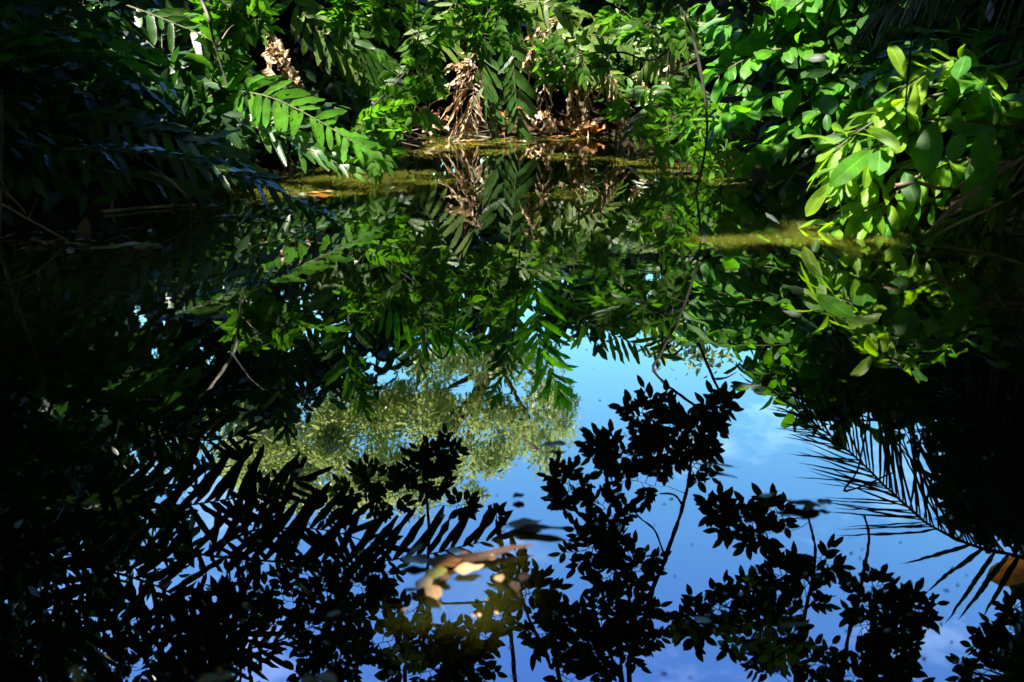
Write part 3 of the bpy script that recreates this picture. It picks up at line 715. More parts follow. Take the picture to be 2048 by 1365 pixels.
# ------------------------------------------------------------------ sticks and reeds
def stick(name, label, cat, pts, r0, r1, m='stem_brown', group=None, knob=.12, side=None):
    s = MB(); S = smooth(pts, 26); tube(s, S, r0, r1, 7, knob)
    root = thing(name, S[0], label, cat, group)
    s.build('stalk', M[m], root)
    if side is not None:
        for f, v in side:
            t = MB(); o = S[int(f * 25)]
            tube(t, smooth([o, o + np.array(v) * .5 + rnd(1, .02)[0], o + np.array(v)], 8), r1 * .9, r1 * .4, 5, .1)
            t.build('side_twig', M[m], root)
    return root


stick('floating_stick', 'long thin stick floating below the silvery frond', 'stick', [WP(60, 432, .012), WP(200, 424, .012), WP(300, 415, .012), WP(392, 410, .01)], .012, .007, side=[(.4, (.1, .05, .1)), (.8, (.05, -.05, .08))])
stick('reed', 'pale upright reed at the extreme left edge', 'reed', [WP(-6, 492, -.1), P(-2, 440, 4.4), P(1, 350, 4.4), P(4, 280, 4.4), P(3, 180, 4.5)], .011, .006, 'stem_brown', side=[(.35, (.05, .02, .15))])
stick('reed', 'bent pale stalk leaning out of the water under the low frond', 'reed', [P(300, 345, 5.1), P(335, 358, 5.0), P(365, 385, 4.95), WP(386, 412, -.05)], .008, .006, side=[(.3, (.0, .05, .12))])
stick('reed', 'thin crossing twig low in the left corner', 'reed', [P(0, 375, 4.8), P(40, 412, 4.75), WP(62, 445, -.03)], .007, .004, side=[(.3, (-.05, .0, .14))])
stick('reed', 'slanting thin twig dipping to the floating leaves at the left', 'reed', [P(-20, 395, 4.6), P(60, 440, 4.5), WP(150, 490, -.02)], .007, .004, side=[(.5, (.06, .0, .1))])
stick('bare_branch', 'dark bare branch slanting through the shaded left thicket', 'branch', [P(80, 150, 6.2), P(180, 250, 5.9), P(280, 320, 5.6), P(380, 395, 5.3)], .018, .010, 'bark', side=[(.4, (.2, 0, .1)), (.7, (.15, -.1, .12))])
stick('bare_branch', 'mossy grey limb running in from the right edge above the lit leaves', 'branch', [P(2150, 100, 5.6), P(2048, 128, 5.5), P(1960, 148, 5.4), P(1900, 165, 5.4)], .035, .014, 'bark_grey', side=[(.5, (-.15, 0, .1)), (.8, (-.2, -.05, -.05))])
stick('bare_branch', 'second grey limb just below the mossy one at the right edge', 'branch', [P(2150, 150, 5.7), P(2048, 165, 5.6), P(2000, 190, 5.5), P(1960, 230, 5.5)], .045, .02, 'bark_grey', side=[(.6, (-.15, 0, .08))])
stick('bare_branch', 'pale crooked twig above the water under the big hanging leaves', 'branch', [P(1790, 372, 4.7), P(1835, 366, 4.7), P(1870, 376, 4.7), P(1905, 378, 4.75)], .012, .008, 'stem_brown', side=[(.3, (-.05, 0, -.06))])
stick('bare_branch', 'brown twig reaching from the right edge under the big leaves', 'branch', [P(2120, 300, 4.9), P(2020, 325, 4.8), P(1960, 345, 4.8), P(1900, 385, 4.75)], .014, .007, 'stem_brown', side=[(.4, (-.1, 0, -.1)), (.6, (-.1, 0, .06))])
for i in range(9):                                               # bits caught around the floating clump
    single_leaf('leaf_scrap', 'tiny wet leaf scrap caught around the floating clump', 'leaf', WP(U(800, 1060), U(1085, 1200), .002), U(0, 6.28), U(.02, .045), U(.005, .011), ['dead_dark', 'float_tan', 'dead_dark'][i % 3],
                'leaf scraps around the floating clump', tilt=.02, curl=U(0, .2), ruf=.1)
for i in range(16):                                              # wet twigs and roots along the far waterline
    x = U(760, 1420); D = float(shore(PX(x, 8.6))) + U(-.12, .25); c = P(x, 270, D); c[2] = U(.0, .04); a = U(-.5, .5); L_ = U(.25, .7)
    v = np.array([math.cos(a), math.sin(a) * .5, U(-.05, .25)]) * L_
    stick('fallen_twig', 'wet fallen twig at the waterline of the far bank', 'twig', [c - v * .5, c + rnd(1, .02)[0], c + v * .5], U(.006, .014), .004, ['stem_brown', 'bark_grey', 'bark'][i % 3], 'twigs along the far waterline', .25)
# the near shore
stick('stalk_tip', 'blurred brown stalk tip poking up at the bottom left', 'stalk', [P(150, 1500, 1.05), P(155, 1400, 1.05), P(152, 1328, 1.06)], .006, .005, side=[(.75, (.008, 0, .012))])
rt = stick('seedling', 'blurred seedling with a yellow green leaf and reddish tip at the bottom edge', 'seedling', [P(430, 1520, 1.05), P(438, 1420, 1.05), P(440, 1333, 1.06)], .005, .004, 'stem_brown')
b = MB(); leaves(b, [P(440, 1358, 1.05), P(438, 1360, 1.05)], [(-.9, -.1, .1), (.5, .3, .15)], [(0, 0, 1.), (0, 0, 1.)], [.030, .02], [.010, .008], 'oval', ns=6); b.build('leaf', M['float_yellow'], rt)
rt = stick('seedling', 'blurred brown dry stalk at the bottom edge below the mirrored leaves', 'stalk', [P(600, 1520, 1.06), P(615, 1430, 1.06), P(632, 1352, 1.07)], .006, .006, 'stem_brown')
b = MB(); leaves(b, [P(632, 1356, 1.07), P(625, 1362, 1.07)], [(.5, -.1, .2), (-.7, .3, .0)], [(0, 0, 1.), (0, 0, 1.)], [.03, .025], [.010, .009], 'curl', ns=6, curl=.5); b.build('leaf', M['dead'], rt)

# fine dust and pollen scraps on the surface
sp = MB(); m = 520
xs = U(40, 2040, m); ys = np.r_[U(560, 1360, 220), U(290, 600, 300)]
O = np.array([WP(x, y, .0015) for x, y in zip(xs, ys)]); a = U(0, 6.28, m)
leaves(sp, O, np.stack([np.cos(a), np.sin(a), np.zeros(m)], 1), np.array([0, 0, 1.]), U(.004, .016, m), U(.0015, .004, m), 'oval', ns=3, droop=0, fold=0)
tag(sp.build('floating_dust', M['float_tan']), kind='stuff')
# ================================================================== BROAD LEAVED SHRUBS (right)
def broad_branch(root, pts, n, L, W, m='broad', r0=.012, r1=.004, cam=.55, label=None, spread=.9, start=.1, droop=.7, twig=.0, bark='stem'):
    S = smooth(pts, 40); s = MB(); tube(s, S, r0, r1, 6, .1)
    u = np.sort(U(start, 1, n)); idx = (u * 39).astype(int)
    T = nz(np.gradient(S, axis=0))[idx]; O = S[idx]
    up = np.array([0, 0, 1.]); lat = nz(np.cross(T, up)); sg = np.where(np.arange(n) % 2 == 0, 1, -1)[:, None]
    d = nz(T * U(.35, .9, n)[:, None] + lat * sg * spread * U(.5, 1.1, n)[:, None] + up * U(-.65, .35, n)[:, None] + rnd(n, .28))
    toc = nz(CAM - O)
    nn = nz(up * U(.4, 1.0, n)[:, None] + toc * cam * U(.2, 1.3, n)[:, None] + rnd(n, .28))
    O2 = O + d * L * .14 + rnd(n, 1) * twig
    for a, b_ in zip(O, O2): tube(s, [a, (a + b_) / 2 + np.array([0, 0, .005]), b_], .0022, .0016, 4)
    o = s.build('branch', M[bark], root)
    lf = MB(); LL = L * U(.55, 1.25, n)
    leaves(lf, O2, d, nn, LL, W * (LL / L) ** .8 * U(.85, 1.15, n), 'obov' if rng.rand() < .5 else 'oval', ns=8, nc=5, droop=droop * U(.2, 1.4, n), fold=U(.05, .4, n), ruf=.10, rfreq=1.3)
    f = lf.build('foliage', M[m], o)
    if label: o['label'] = label
    return o


fs = thing('broad_leaved_shrub', G(3.4, 5.5), 'broad leaved shrub with big yellow green sunlit leaves hanging to the water at the right', 'shrub')
trunk0 = [G(3.4, 5.5, -.2), G(3.3, 5.45, .5), G(3.15, 5.4, .95)]
s = MB(); tube(s, smooth(trunk0, 14), .05, .03, 8, .1); s.build('trunk', M['bark_grey'], fs)
tp = np.array(trunk0[1]); tq = np.array(trunk0[2])
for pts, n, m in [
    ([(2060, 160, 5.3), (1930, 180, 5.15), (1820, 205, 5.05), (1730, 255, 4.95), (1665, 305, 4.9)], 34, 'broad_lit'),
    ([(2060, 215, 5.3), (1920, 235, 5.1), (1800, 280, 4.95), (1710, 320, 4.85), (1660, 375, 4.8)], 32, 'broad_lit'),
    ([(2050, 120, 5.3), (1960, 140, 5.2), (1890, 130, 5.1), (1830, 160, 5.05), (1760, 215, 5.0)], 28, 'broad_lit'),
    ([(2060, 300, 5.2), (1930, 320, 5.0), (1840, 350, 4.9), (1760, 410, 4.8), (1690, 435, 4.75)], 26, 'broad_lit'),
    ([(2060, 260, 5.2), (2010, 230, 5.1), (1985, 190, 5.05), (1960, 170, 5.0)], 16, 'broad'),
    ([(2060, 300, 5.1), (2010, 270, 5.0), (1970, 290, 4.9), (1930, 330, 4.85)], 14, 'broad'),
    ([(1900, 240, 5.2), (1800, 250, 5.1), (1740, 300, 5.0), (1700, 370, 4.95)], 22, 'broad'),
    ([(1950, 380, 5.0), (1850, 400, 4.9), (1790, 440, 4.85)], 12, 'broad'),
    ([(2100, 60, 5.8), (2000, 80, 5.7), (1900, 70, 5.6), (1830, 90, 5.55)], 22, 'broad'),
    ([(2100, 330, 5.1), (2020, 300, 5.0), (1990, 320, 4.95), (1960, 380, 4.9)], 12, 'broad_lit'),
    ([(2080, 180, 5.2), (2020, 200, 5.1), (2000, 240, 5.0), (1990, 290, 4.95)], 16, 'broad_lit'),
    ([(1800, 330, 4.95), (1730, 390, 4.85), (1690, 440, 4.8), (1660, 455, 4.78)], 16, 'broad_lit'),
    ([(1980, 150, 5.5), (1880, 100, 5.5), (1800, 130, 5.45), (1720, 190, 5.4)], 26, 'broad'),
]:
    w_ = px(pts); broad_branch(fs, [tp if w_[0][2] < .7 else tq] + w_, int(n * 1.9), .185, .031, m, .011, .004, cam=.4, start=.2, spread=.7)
# the big hanging leaves in front
hb = MB(); tube(hb, smooth([tp] + px([(2040, 250, 4.9), (1960, 245, 4.75), (1880, 238, 4.7), (1850, 240, 4.7)]), 30), .010, .004, 6)
hbo = hb.build('branch', M['stem'], fs); hbo['label'] = 'branch with the biggest dark hanging leaves'
lf = MB()
HL = [((1866, 246), (1852, 342), .058, 4.70), ((1922, 268), (1905, 316), .040, 4.72), ((1966, 262), (1962, 336), .046, 4.76), ((1988, 322), (1938, 412), .060, 4.66),
      ((1880, 236), (1945, 262), .030, 4.72), ((1930, 262), (1985, 256), .022, 4.72), ((1932, 112), (1916, 152), .040, 4.95), ((1600, 178), (1570, 228), .036, 5.4),
      ((1650, 190), (1662, 225), .046, 5.2), ((1745, 300), (1665, 362), .046, 4.72), ((1760, 300), (1758, 345), .048, 4.85), ((1810, 345), (1830, 400), .040, 4.75)]
for (a, b_, wv_, D) in HL:
    A_, B_ = P(*a, D), P(*b_, D - .12)
    c = (A_ + B_) / 2
    leaves(lf, [A_], [B_ - A_], [TOCAM(c) + rnd(1, .15)[0] + np.array([-.1, 0, .25])], np.linalg.norm(B_ - A_) * 1.1, wv_ * 1.1, 'oval', ns=11, nc=7, droop=.1, fold=.12, ruf=.08, rfreq=1.4)
lf.build('foliage', M['broad'], hbo)

bs = thing('broad_leaved_shrub', G(3.3, 7.1), 'broad leaved shrub further back, its green branches leaning left over the pond', 'shrub')
s = MB(); t2 = [G(3.3, 7.1, -.2), G(3.2, 7.1, .6), G(3.0, 7.0, 1.2), G(2.8, 6.9, 1.6)]; tube(s, smooth(t2, 14), .06, .03, 8, .1); s.build('trunk', M['bark'], bs)
tt = [np.array(q) for q in t2]
for pts, n, mode, m in [
    ([(1800, 110, 6.7), (1690, 100, 6.6), (1590, 95, 6.5), (1500, 115, 6.4), (1430, 155, 6.3)], 60, P, 'broad'),
    ([(1780, 40, 6.8), (1650, 25, 6.7), (1530, 15, 6.6), (1430, 50, 6.5)], 60, P, 'broad'),
    ([(1800, 150, 6.6), (1690, 160, 6.5), (1590, 180, 6.4), (1500, 205, 6.3), (1440, 250, 6.2)], 60, P, 'broad'),
    ([(1780, 200, 6.5), (1670, 215, 6.3), (1570, 260, 6.2), (1500, 320, 6.1)], 54, P, 'broad'),
    ([(1800, 250, 6.3), (1700, 290, 6.1), (1610, 330, 6.0), (1570, 370, 5.95)], 26, P, 'dark'),
    ([(1700, 60, 6.9), (1600, 55, 6.8), (1500, 60, 6.7), (1440, 90, 6.6)], 51, P, 'broad'),
    ([(1760, -10, 6.7), (1640, -20, 6.6), (1520, -10, 6.5), (1420, 10, 6.4)], 51, P, 'broad'),
    ([(1990, 690, 7.3), (1850, 720, 7.2), (1700, 730, 7.1), (1570, 715, 7.0), (1505, 690, 6.9)], 75, R, 'broad'),
    ([(1990, 770, 7.3), (1820, 800, 7.2), (1670, 810, 7.1), (1570, 790, 7.0), (1520, 765, 6.9)], 82, R, 'dark'),
    ([(1990, 800, 7.2), (1850, 830, 7.1), (1720, 842, 7.0), (1610, 835, 7.0)], 76, R, 'dark'),
    ([(1990, 730, 7.5), (1850, 750, 7.4), (1720, 770, 7.3), (1600, 760, 7.2)], 80, R, 'dark'),
    ([(1900, 640, 7.4), (1760, 655, 7.3), (1640, 660, 7.2), (1540, 640, 7.1)], 75, R, 'broad'),
    ([(1900, 600, 7.4), (1700, 600, 7.3), (1560, 590, 7.2), (1450, 570, 7.1)], 75, R, 'broad'),
]:
    w_ = px(pts, mode); k = tt[1] if w_[0][2] < 1.0 else tt[2] if w_[0][2] < 1.5 else tt[3]
    broad_branch(bs, [k] + w_, n, .20, .042, m, .012, .004, cam=.5, start=.12)

C = []
while len(C) < 120:
    x, y = U(1500, 2000), U(590, 850)
    if y < np.interp(x, [1500, 1560, 1650, 1950], [700, 800, 848, 850]) - 25: C.append(R(x, y, U(6.7, 7.5)))
f = MB(); cloud(f, C, np.full(len(C), .22), 12, .21, .46, 'obov', ns=6); f.build('upper_foliage', M['broad'], bs)

# ================================================================== SMALL LEAVED HANGING BRANCHES (middle)
def hang(label, stem, sprays, D0, ll=.080, lw=.0185, m='small', n=7, mode=P, r0=.010, r1=.004, bark='vine', top=None, depth=.5):
    w_ = px(stem, mode)
    if top is None:
        g = G(w_[0][0] + rng.normal(0, .15), max(w_[0][1] + 1.6, float(shore(w_[0][0])) + .3)); pre = [g + [0, 0, -.1], g + [0, -.25, .9], (g + w_[0]) / 2 + [0, 0, 1.0]]
        top = g
    else: pre = [top]
    root = thing('hanging_branch', top, label, 'branch', 'small leaved branches hanging over the pond')
    s = MB(); S = smooth(pre + w_, 46); tube(s, S, r0, r1, 6, .18); so_ = s.build('stem', M[bark], root)
    acc, st = [], []
    for (x, y, r, D) in sprays:
        c = mode(x, y, D); sc = FPX / np.linalg.norm(c - (CAM if mode is P else MCAM))
        rm = r / sc
        j = np.argmin(np.linalg.norm(S - c, axis=1)); d = nz(c - S[j]) if np.linalg.norm(c - S[j]) > .05 else nz(rnd(1)[0])
        st.append(smooth([S[j], (S[j] + c - d * rm * .7) / 2 + rnd(1, .02)[0], c - d * rm * .7], 8))
        spray(acc, st, c, rm, (TOCAM if mode is P else TOMIR)(c), nz(d + np.array([0, 0, -.25])), n, ll, lw, depth)
    f, t = MB(), MB(); flush(acc, st, f, t, droop=.35, fold=.2, r=.0022)
    f.build('foliage', M[m], so_); t.build('twig', M['stem'], so_)
    return root


hang('hanging branch with a dark curving stem and bright leaflets beside the middle ferns', [(838, -40, 6.7), (838, 60, 6.6), (818, 135, 6.5), (745, 215, 6.3), (718, 265, 6.2)],
     [(855, 85, 50, 6.6), (800, 180, 55, 6.5), (835, 210, 45, 6.5), (770, 240, 50, 6.4), (730, 290, 55, 6.2), (760, 300, 40, 6.2), (860, 160, 35, 6.6)], 6.5)
hang('bright leafy branch at the top edge above the fresh green fern frond', [(660, -50, 7.6), (690, 0, 7.5), (720, 30, 7.5)],
     [(700, 10, 50, 7.5), (750, 25, 55, 7.5), (690, 40, 40, 7.5), (780, 10, 45, 7.5)], 7.5)
hang('bright leafy branch hanging before the top of the withered frond', [(1010, -60, 7.7), (990, 0, 7.6), (960, 60, 7.5)],
     [(940, 20, 60, 7.6), (985, 40, 60, 7.6), (1010, 15, 55, 7.6), (970, 85, 40, 7.5)], 7.5)
hang('small leafy branch in front of the dark hollow', [(1340, 95, 7.4), (1240, 105, 7.4), (1170, 108, 7.4), (1120, 130, 7.4)],
     [(1120, 140, 36, 7.4), (1165, 125, 36, 7.4), (1100, 110, 30, 7.4), (1210, 118, 30, 7.4)], 7.4, top=P(1500, 20, 7.3) + [0, 0, .8])
hang('leafy branch with a dark twig at the top, left of the broad leaved shrub', [(1420, -30, 7.1), (1350, 15, 7.0), (1300, 45, 7.0), (1270, 70, 7.0)],
     [(1330, 20, 60, 7.0), (1290, 50, 50, 7.0), (1370, 40, 50, 7.0), (1235, 15, 45, 7.1)], 7.0)
hang('deep green leafy branch spreading low over the water right of the hollow', [(1372, -30, 7.2), (1392, 110, 7.0), (1412, 220, 6.9), (1360, 250, 6.9), (1290, 262, 6.9)],
     [(1260, 200, 50, 7.0), (1350, 235, 60, 6.9), (1400, 250, 55, 6.8), (1340, 285, 55, 6.8), (1400, 300, 55, 6.7), (1440, 320, 50, 6.6), (1450, 260, 50, 6.7), (1385, 215, 40, 6.9)], 7.0)
hang('small leafy branch at the top left beside the thin grey twig', [(400, -50, 6.6), (440, 0, 6.5), (480, 30, 6.5)],
     [(470, 20, 55, 6.5), (510, 35, 45, 6.5), (430, 10, 45, 6.5), (440, 50, 40, 6.5)], 6.5)
hang('dark leafy branch in the upper left corner', [(-20, -60, 6.2), (40, 0, 6.1), (110, 30, 6.0)],
     [(40, 20, 70, 6.1), (110, 25, 60, 6.0), (170, 50, 60, 6.0), (220, 20, 60, 6.0)], 6.0, ll=.13, lw=.03, m='dark', n=4)
# thin trailing stems
stick('trailing_vine', 'thin black vine hanging the full height between hollow and broad leaved shrub', 'vine', [P(1420, -40, 6.9) + [.3, .3, .75], P(1352, -40, 6.5) + [0, 0, .15], P(1358, -10, 6.3), P(1395, 110, 6.2), P(1414, 240, 6.1), P(1405, 330, 6.0), P(1378, 440, 5.9)], .011, .006, 'vine', side=[(.55, (-.2, 0, -.12))])
stick('trailing_vine', 'thin dark vine hanging before the sunlit leaves of the shrub', 'vine', [P(1900, -40, 5.0) + [.3, .6, .5], P(1828, -40, 4.5) + [0, .1, .15], P(1826, -10, 4.4), P(1820, 120, 4.3), P(1812, 200, 4.3), P(1815, 260, 4.3)], .006, .003, 'vine')
stick('trailing_vine', 'grey stem slanting down to the base of the fresh green frond', 'vine', [P(380, -60, 6.3) + [-.5, .8, .55], P(402, 0, 6.2), P(428, 85, 6.2), P(455, 172, 6.2)], .012, .006, 'bark_grey', side=[(.75, (.12, 0, .14))])

# ================================================================== COCONUT PALM (right edge)
pb0 = G(4.4, 5.4)
palm = thing('coconut_palm', pb0, 'coconut palm leaning in at the right edge, its big frond mirrored black against the sky', 'palm')
s = MB(); crown_p = np.array([4.15, 5.55, 2.3]); tube(s, smooth([pb0 + [0, 0, -.2], pb0 + [-.05, .05, .9], crown_p], 20), .16, .11, 10, .06); s.build('trunk', M['bark_grey'], palm)


def palm_frond(pts, mode, plen, sp, pw, m='palm', ang=52, first=crown_p, up=0., label=None, onesided=(1, 1), droop=.3, start=.22, tilt=(0, 0, 0), jit=.08, ang2=None, start1=0.):
    w_ = px(pts, mode); n_ = cam_n(w_, up, mode is R, tilt)
    return add_frond(palm, [first] + w_, plen, pw, sp, n_, m, ang=ang, prof='blade', ruf=.0, fold=.25, taper=.35, gap=.02, torn=.04, jit=jit, ang2=ang2, start1=start1, onesided=onesided, droop=droop, start=start, stem_r=.016, ns=8, label=label, stem='stem_brown', tipleaf=True)


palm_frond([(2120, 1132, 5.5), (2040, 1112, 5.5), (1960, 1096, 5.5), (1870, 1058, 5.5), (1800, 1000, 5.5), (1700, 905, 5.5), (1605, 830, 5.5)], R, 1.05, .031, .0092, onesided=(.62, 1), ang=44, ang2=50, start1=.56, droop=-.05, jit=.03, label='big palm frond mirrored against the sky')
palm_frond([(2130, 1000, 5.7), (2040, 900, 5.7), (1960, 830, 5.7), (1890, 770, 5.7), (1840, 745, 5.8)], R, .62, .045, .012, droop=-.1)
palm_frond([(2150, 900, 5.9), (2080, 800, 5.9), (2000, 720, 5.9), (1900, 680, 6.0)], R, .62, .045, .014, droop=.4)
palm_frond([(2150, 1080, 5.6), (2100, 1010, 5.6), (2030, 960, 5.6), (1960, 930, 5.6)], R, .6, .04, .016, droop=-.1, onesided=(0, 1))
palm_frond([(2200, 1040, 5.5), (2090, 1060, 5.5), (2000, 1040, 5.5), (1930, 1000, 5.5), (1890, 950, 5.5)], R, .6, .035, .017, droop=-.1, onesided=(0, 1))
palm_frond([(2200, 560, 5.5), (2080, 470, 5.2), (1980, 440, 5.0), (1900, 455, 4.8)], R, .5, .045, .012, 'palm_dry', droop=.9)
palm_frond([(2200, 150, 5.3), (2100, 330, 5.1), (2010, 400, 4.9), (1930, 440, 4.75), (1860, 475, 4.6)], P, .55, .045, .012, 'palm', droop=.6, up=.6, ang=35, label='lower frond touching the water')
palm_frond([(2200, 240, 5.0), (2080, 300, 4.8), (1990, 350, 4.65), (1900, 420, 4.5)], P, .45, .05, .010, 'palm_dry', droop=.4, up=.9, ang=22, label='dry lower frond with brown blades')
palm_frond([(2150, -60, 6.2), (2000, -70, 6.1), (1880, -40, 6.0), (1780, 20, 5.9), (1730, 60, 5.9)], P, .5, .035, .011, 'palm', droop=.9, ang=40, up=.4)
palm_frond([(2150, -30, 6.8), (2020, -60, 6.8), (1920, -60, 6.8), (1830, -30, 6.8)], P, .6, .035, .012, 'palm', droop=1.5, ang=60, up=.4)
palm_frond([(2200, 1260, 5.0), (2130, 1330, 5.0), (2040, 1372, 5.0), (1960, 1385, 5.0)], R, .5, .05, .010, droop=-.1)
for az in (-25, 15, 60):
    pts = arch(crown_p, rad(az), 2.6, rad(50), rad(85)); b, s = frond_mesh(pts, .6, .016, .06, np.array([0, 0, 1.]), ang=55, prof='blade', ruf=0, ns=6, stem_r=.016)
    o = b.build('frond', M['palm'], palm); s.build('midrib', M['stem_brown'], o)
lo = MB(); q0 = px([(2036, 1114, 5.45), (2015, 1110, 5.45), (1990, 1104, 5.45), (1965, 1098, 5.45), (1940, 1090, 5.45)], R); q1 = px([(1965, 1235, 5.4), (1915, 1243, 5.4), (1890, 1250, 5.4), (1850, 1185, 5.4), (1800, 1130, 5.4)], R)
lo_d = np.array(q1) - np.array(q0); leaves(lo, np.array(q0), lo_d, [-TOMIR(q0[0])] * 5, np.linalg.norm(lo_d, axis=1), [.020, .018, .016, .016, .014], 'blade', ns=8, droop=0, fold=.3)
lob = lo.build('hanging_blade', M['palm'], palm); lob['label'] = 'long loose blades hanging below the rib of the big frond'
# orange withered blade beside the frond
ol = R(2012, 1142, 6.4); orange = thing('withered_leaf', ol, 'orange withered leaf hanging beyond the big palm frond near the right edge', 'dead leaf')
b = MB(); A_, B_ = R(2100, 1118, 6.3), R(1972, 1158, 6.3); leaves(b, [A_], [B_ - A_], [-TOMIR(ol)], np.linalg.norm(B_ - A_), .10, 'oval', ns=9, nc=5, fold=.2, droop=0)
b.build('blade', M['dead_orange'], orange)
s = MB(); tube(s, smooth([A_, A_ + [.2, .05, .25], A_ + [.25, .05, .8]], 8), .008, .005, 5); s.build('leaf_stalk', M['stem_brown'], orange)

# ================================================================== OVERHANGING TREE (behind the photographer): black sprays against the sky
ot_base = G(2.7, -1.6)
ot = thing('overhanging_tree', ot_base, 'overhanging tree whose drooping branches of small oval leaflets are mirrored black against the blue sky', 'tree')
ott = [ot_base + [0, 0, -.3], ot_base + [-.1, .2, 1.6], ot_base + [-.3, .8, 3.4], ot_base + [-.6, 1.8, 5.2], ot_base + [-1.0, 2.8, 6.6]]
s = MB(); tube(s, smooth(ott, 24), .20, .10, 10, .05); s.build('trunk', M['bark'], ot)


def over(stem, twigs, sprays, ll=.080, lw=.0185, n=6.0, hub=None, r0=.020, r1=.007, label=None):
    w_ = px(stem, R); hub = np.array(hub if hub is not None else [w_[0][0] * .6 + .5, 3.6, 5.6])
    s = MB(); S = smooth([ott[3] if hub[0] > 0 else ott[4], hub] + w_, 50); tube(s, S, r0, r1, 6, .16)
    for t_ in twigs:
        q = px(t_, R); tube(s, smooth(q, 14), .008, .003, 5, .25)
    so_ = s.build('branch', M['vine'], ot)
    acc, st = [], []
    for (x, y, r) in sprays:
        D = w_[-1][1] + rng.normal(0, .12); c = R(x, y, D); sc = FPX / np.linalg.norm(c - MCAM); rm = r / sc
        j = np.argmin(np.linalg.norm(S - c, axis=1)); d = nz(c - S[j]) if np.linalg.norm(c - S[j]) > .1 else nz(w_[-1] - w_[-2])
        st.append(smooth([S[j], (S[j] + c - d * rm * .7) / 2 + rnd(1, .02)[0], c - d * rm * .7], 8))
        spray(acc, st, c, rm * .84, TOMIR(c), d, n, ll, lw, .3, flat=.8)
    f, t = MB(), MB(); flush(acc, st, f, t, prof='ovate', ns=6, droop=.15, fold=.12, r=.0028)
    f.build('foliage', M['over'], so_); t.build('twig', M['vine'], so_)
    if label: so_['label'] = label


D_ = 5.25
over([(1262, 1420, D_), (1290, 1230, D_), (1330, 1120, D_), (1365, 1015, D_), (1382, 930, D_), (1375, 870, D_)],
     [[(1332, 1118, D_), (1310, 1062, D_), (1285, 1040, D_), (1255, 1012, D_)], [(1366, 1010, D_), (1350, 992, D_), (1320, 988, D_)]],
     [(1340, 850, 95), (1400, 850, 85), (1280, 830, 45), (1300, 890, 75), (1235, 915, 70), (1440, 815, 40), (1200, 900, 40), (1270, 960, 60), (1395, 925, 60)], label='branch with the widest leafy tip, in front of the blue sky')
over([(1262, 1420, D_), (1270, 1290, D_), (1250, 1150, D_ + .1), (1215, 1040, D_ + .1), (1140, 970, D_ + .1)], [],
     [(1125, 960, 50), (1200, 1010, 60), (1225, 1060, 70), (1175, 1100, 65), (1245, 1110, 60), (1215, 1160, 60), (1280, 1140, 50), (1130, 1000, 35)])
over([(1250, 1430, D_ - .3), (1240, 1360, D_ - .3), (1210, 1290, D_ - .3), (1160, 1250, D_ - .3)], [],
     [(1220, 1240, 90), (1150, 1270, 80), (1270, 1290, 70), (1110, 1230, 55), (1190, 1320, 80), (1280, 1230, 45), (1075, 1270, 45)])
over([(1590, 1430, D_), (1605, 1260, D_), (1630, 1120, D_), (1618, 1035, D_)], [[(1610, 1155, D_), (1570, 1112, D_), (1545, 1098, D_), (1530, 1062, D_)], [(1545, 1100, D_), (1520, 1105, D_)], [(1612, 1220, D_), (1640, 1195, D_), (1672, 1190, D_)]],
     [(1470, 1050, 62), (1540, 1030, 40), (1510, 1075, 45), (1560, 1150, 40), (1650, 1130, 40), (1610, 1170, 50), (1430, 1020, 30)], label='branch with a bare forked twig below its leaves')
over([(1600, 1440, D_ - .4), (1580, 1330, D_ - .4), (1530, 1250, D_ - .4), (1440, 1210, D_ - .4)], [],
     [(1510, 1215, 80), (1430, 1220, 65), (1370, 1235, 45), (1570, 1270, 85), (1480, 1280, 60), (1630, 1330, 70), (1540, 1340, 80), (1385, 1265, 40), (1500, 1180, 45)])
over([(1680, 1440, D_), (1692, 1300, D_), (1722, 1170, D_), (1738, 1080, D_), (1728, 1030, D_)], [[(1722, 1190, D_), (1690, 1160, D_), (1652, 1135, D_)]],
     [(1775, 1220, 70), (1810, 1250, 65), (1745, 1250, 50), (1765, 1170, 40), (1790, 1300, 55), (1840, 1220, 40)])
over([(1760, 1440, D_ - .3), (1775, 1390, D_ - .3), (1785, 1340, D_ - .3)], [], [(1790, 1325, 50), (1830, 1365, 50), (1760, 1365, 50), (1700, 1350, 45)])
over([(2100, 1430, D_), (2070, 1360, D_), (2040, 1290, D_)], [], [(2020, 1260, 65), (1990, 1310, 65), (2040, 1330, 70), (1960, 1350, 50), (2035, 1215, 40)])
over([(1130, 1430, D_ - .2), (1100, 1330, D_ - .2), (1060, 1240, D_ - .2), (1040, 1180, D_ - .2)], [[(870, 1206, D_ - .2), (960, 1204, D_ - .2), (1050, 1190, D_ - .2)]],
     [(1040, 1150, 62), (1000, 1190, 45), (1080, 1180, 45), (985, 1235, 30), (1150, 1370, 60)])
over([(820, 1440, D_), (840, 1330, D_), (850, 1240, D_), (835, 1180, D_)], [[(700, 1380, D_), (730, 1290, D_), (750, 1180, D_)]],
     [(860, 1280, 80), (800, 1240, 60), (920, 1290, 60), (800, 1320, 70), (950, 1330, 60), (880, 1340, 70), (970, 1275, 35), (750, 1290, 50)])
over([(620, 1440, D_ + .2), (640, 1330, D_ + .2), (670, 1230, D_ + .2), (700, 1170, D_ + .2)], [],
     [(650, 1190, 80), (730, 1180, 70), (690, 1240, 80), (610, 1150, 60), (770, 1150, 50), (620, 1260, 70), (560, 1200, 70), (700, 1310, 80), (640, 1340, 70)])
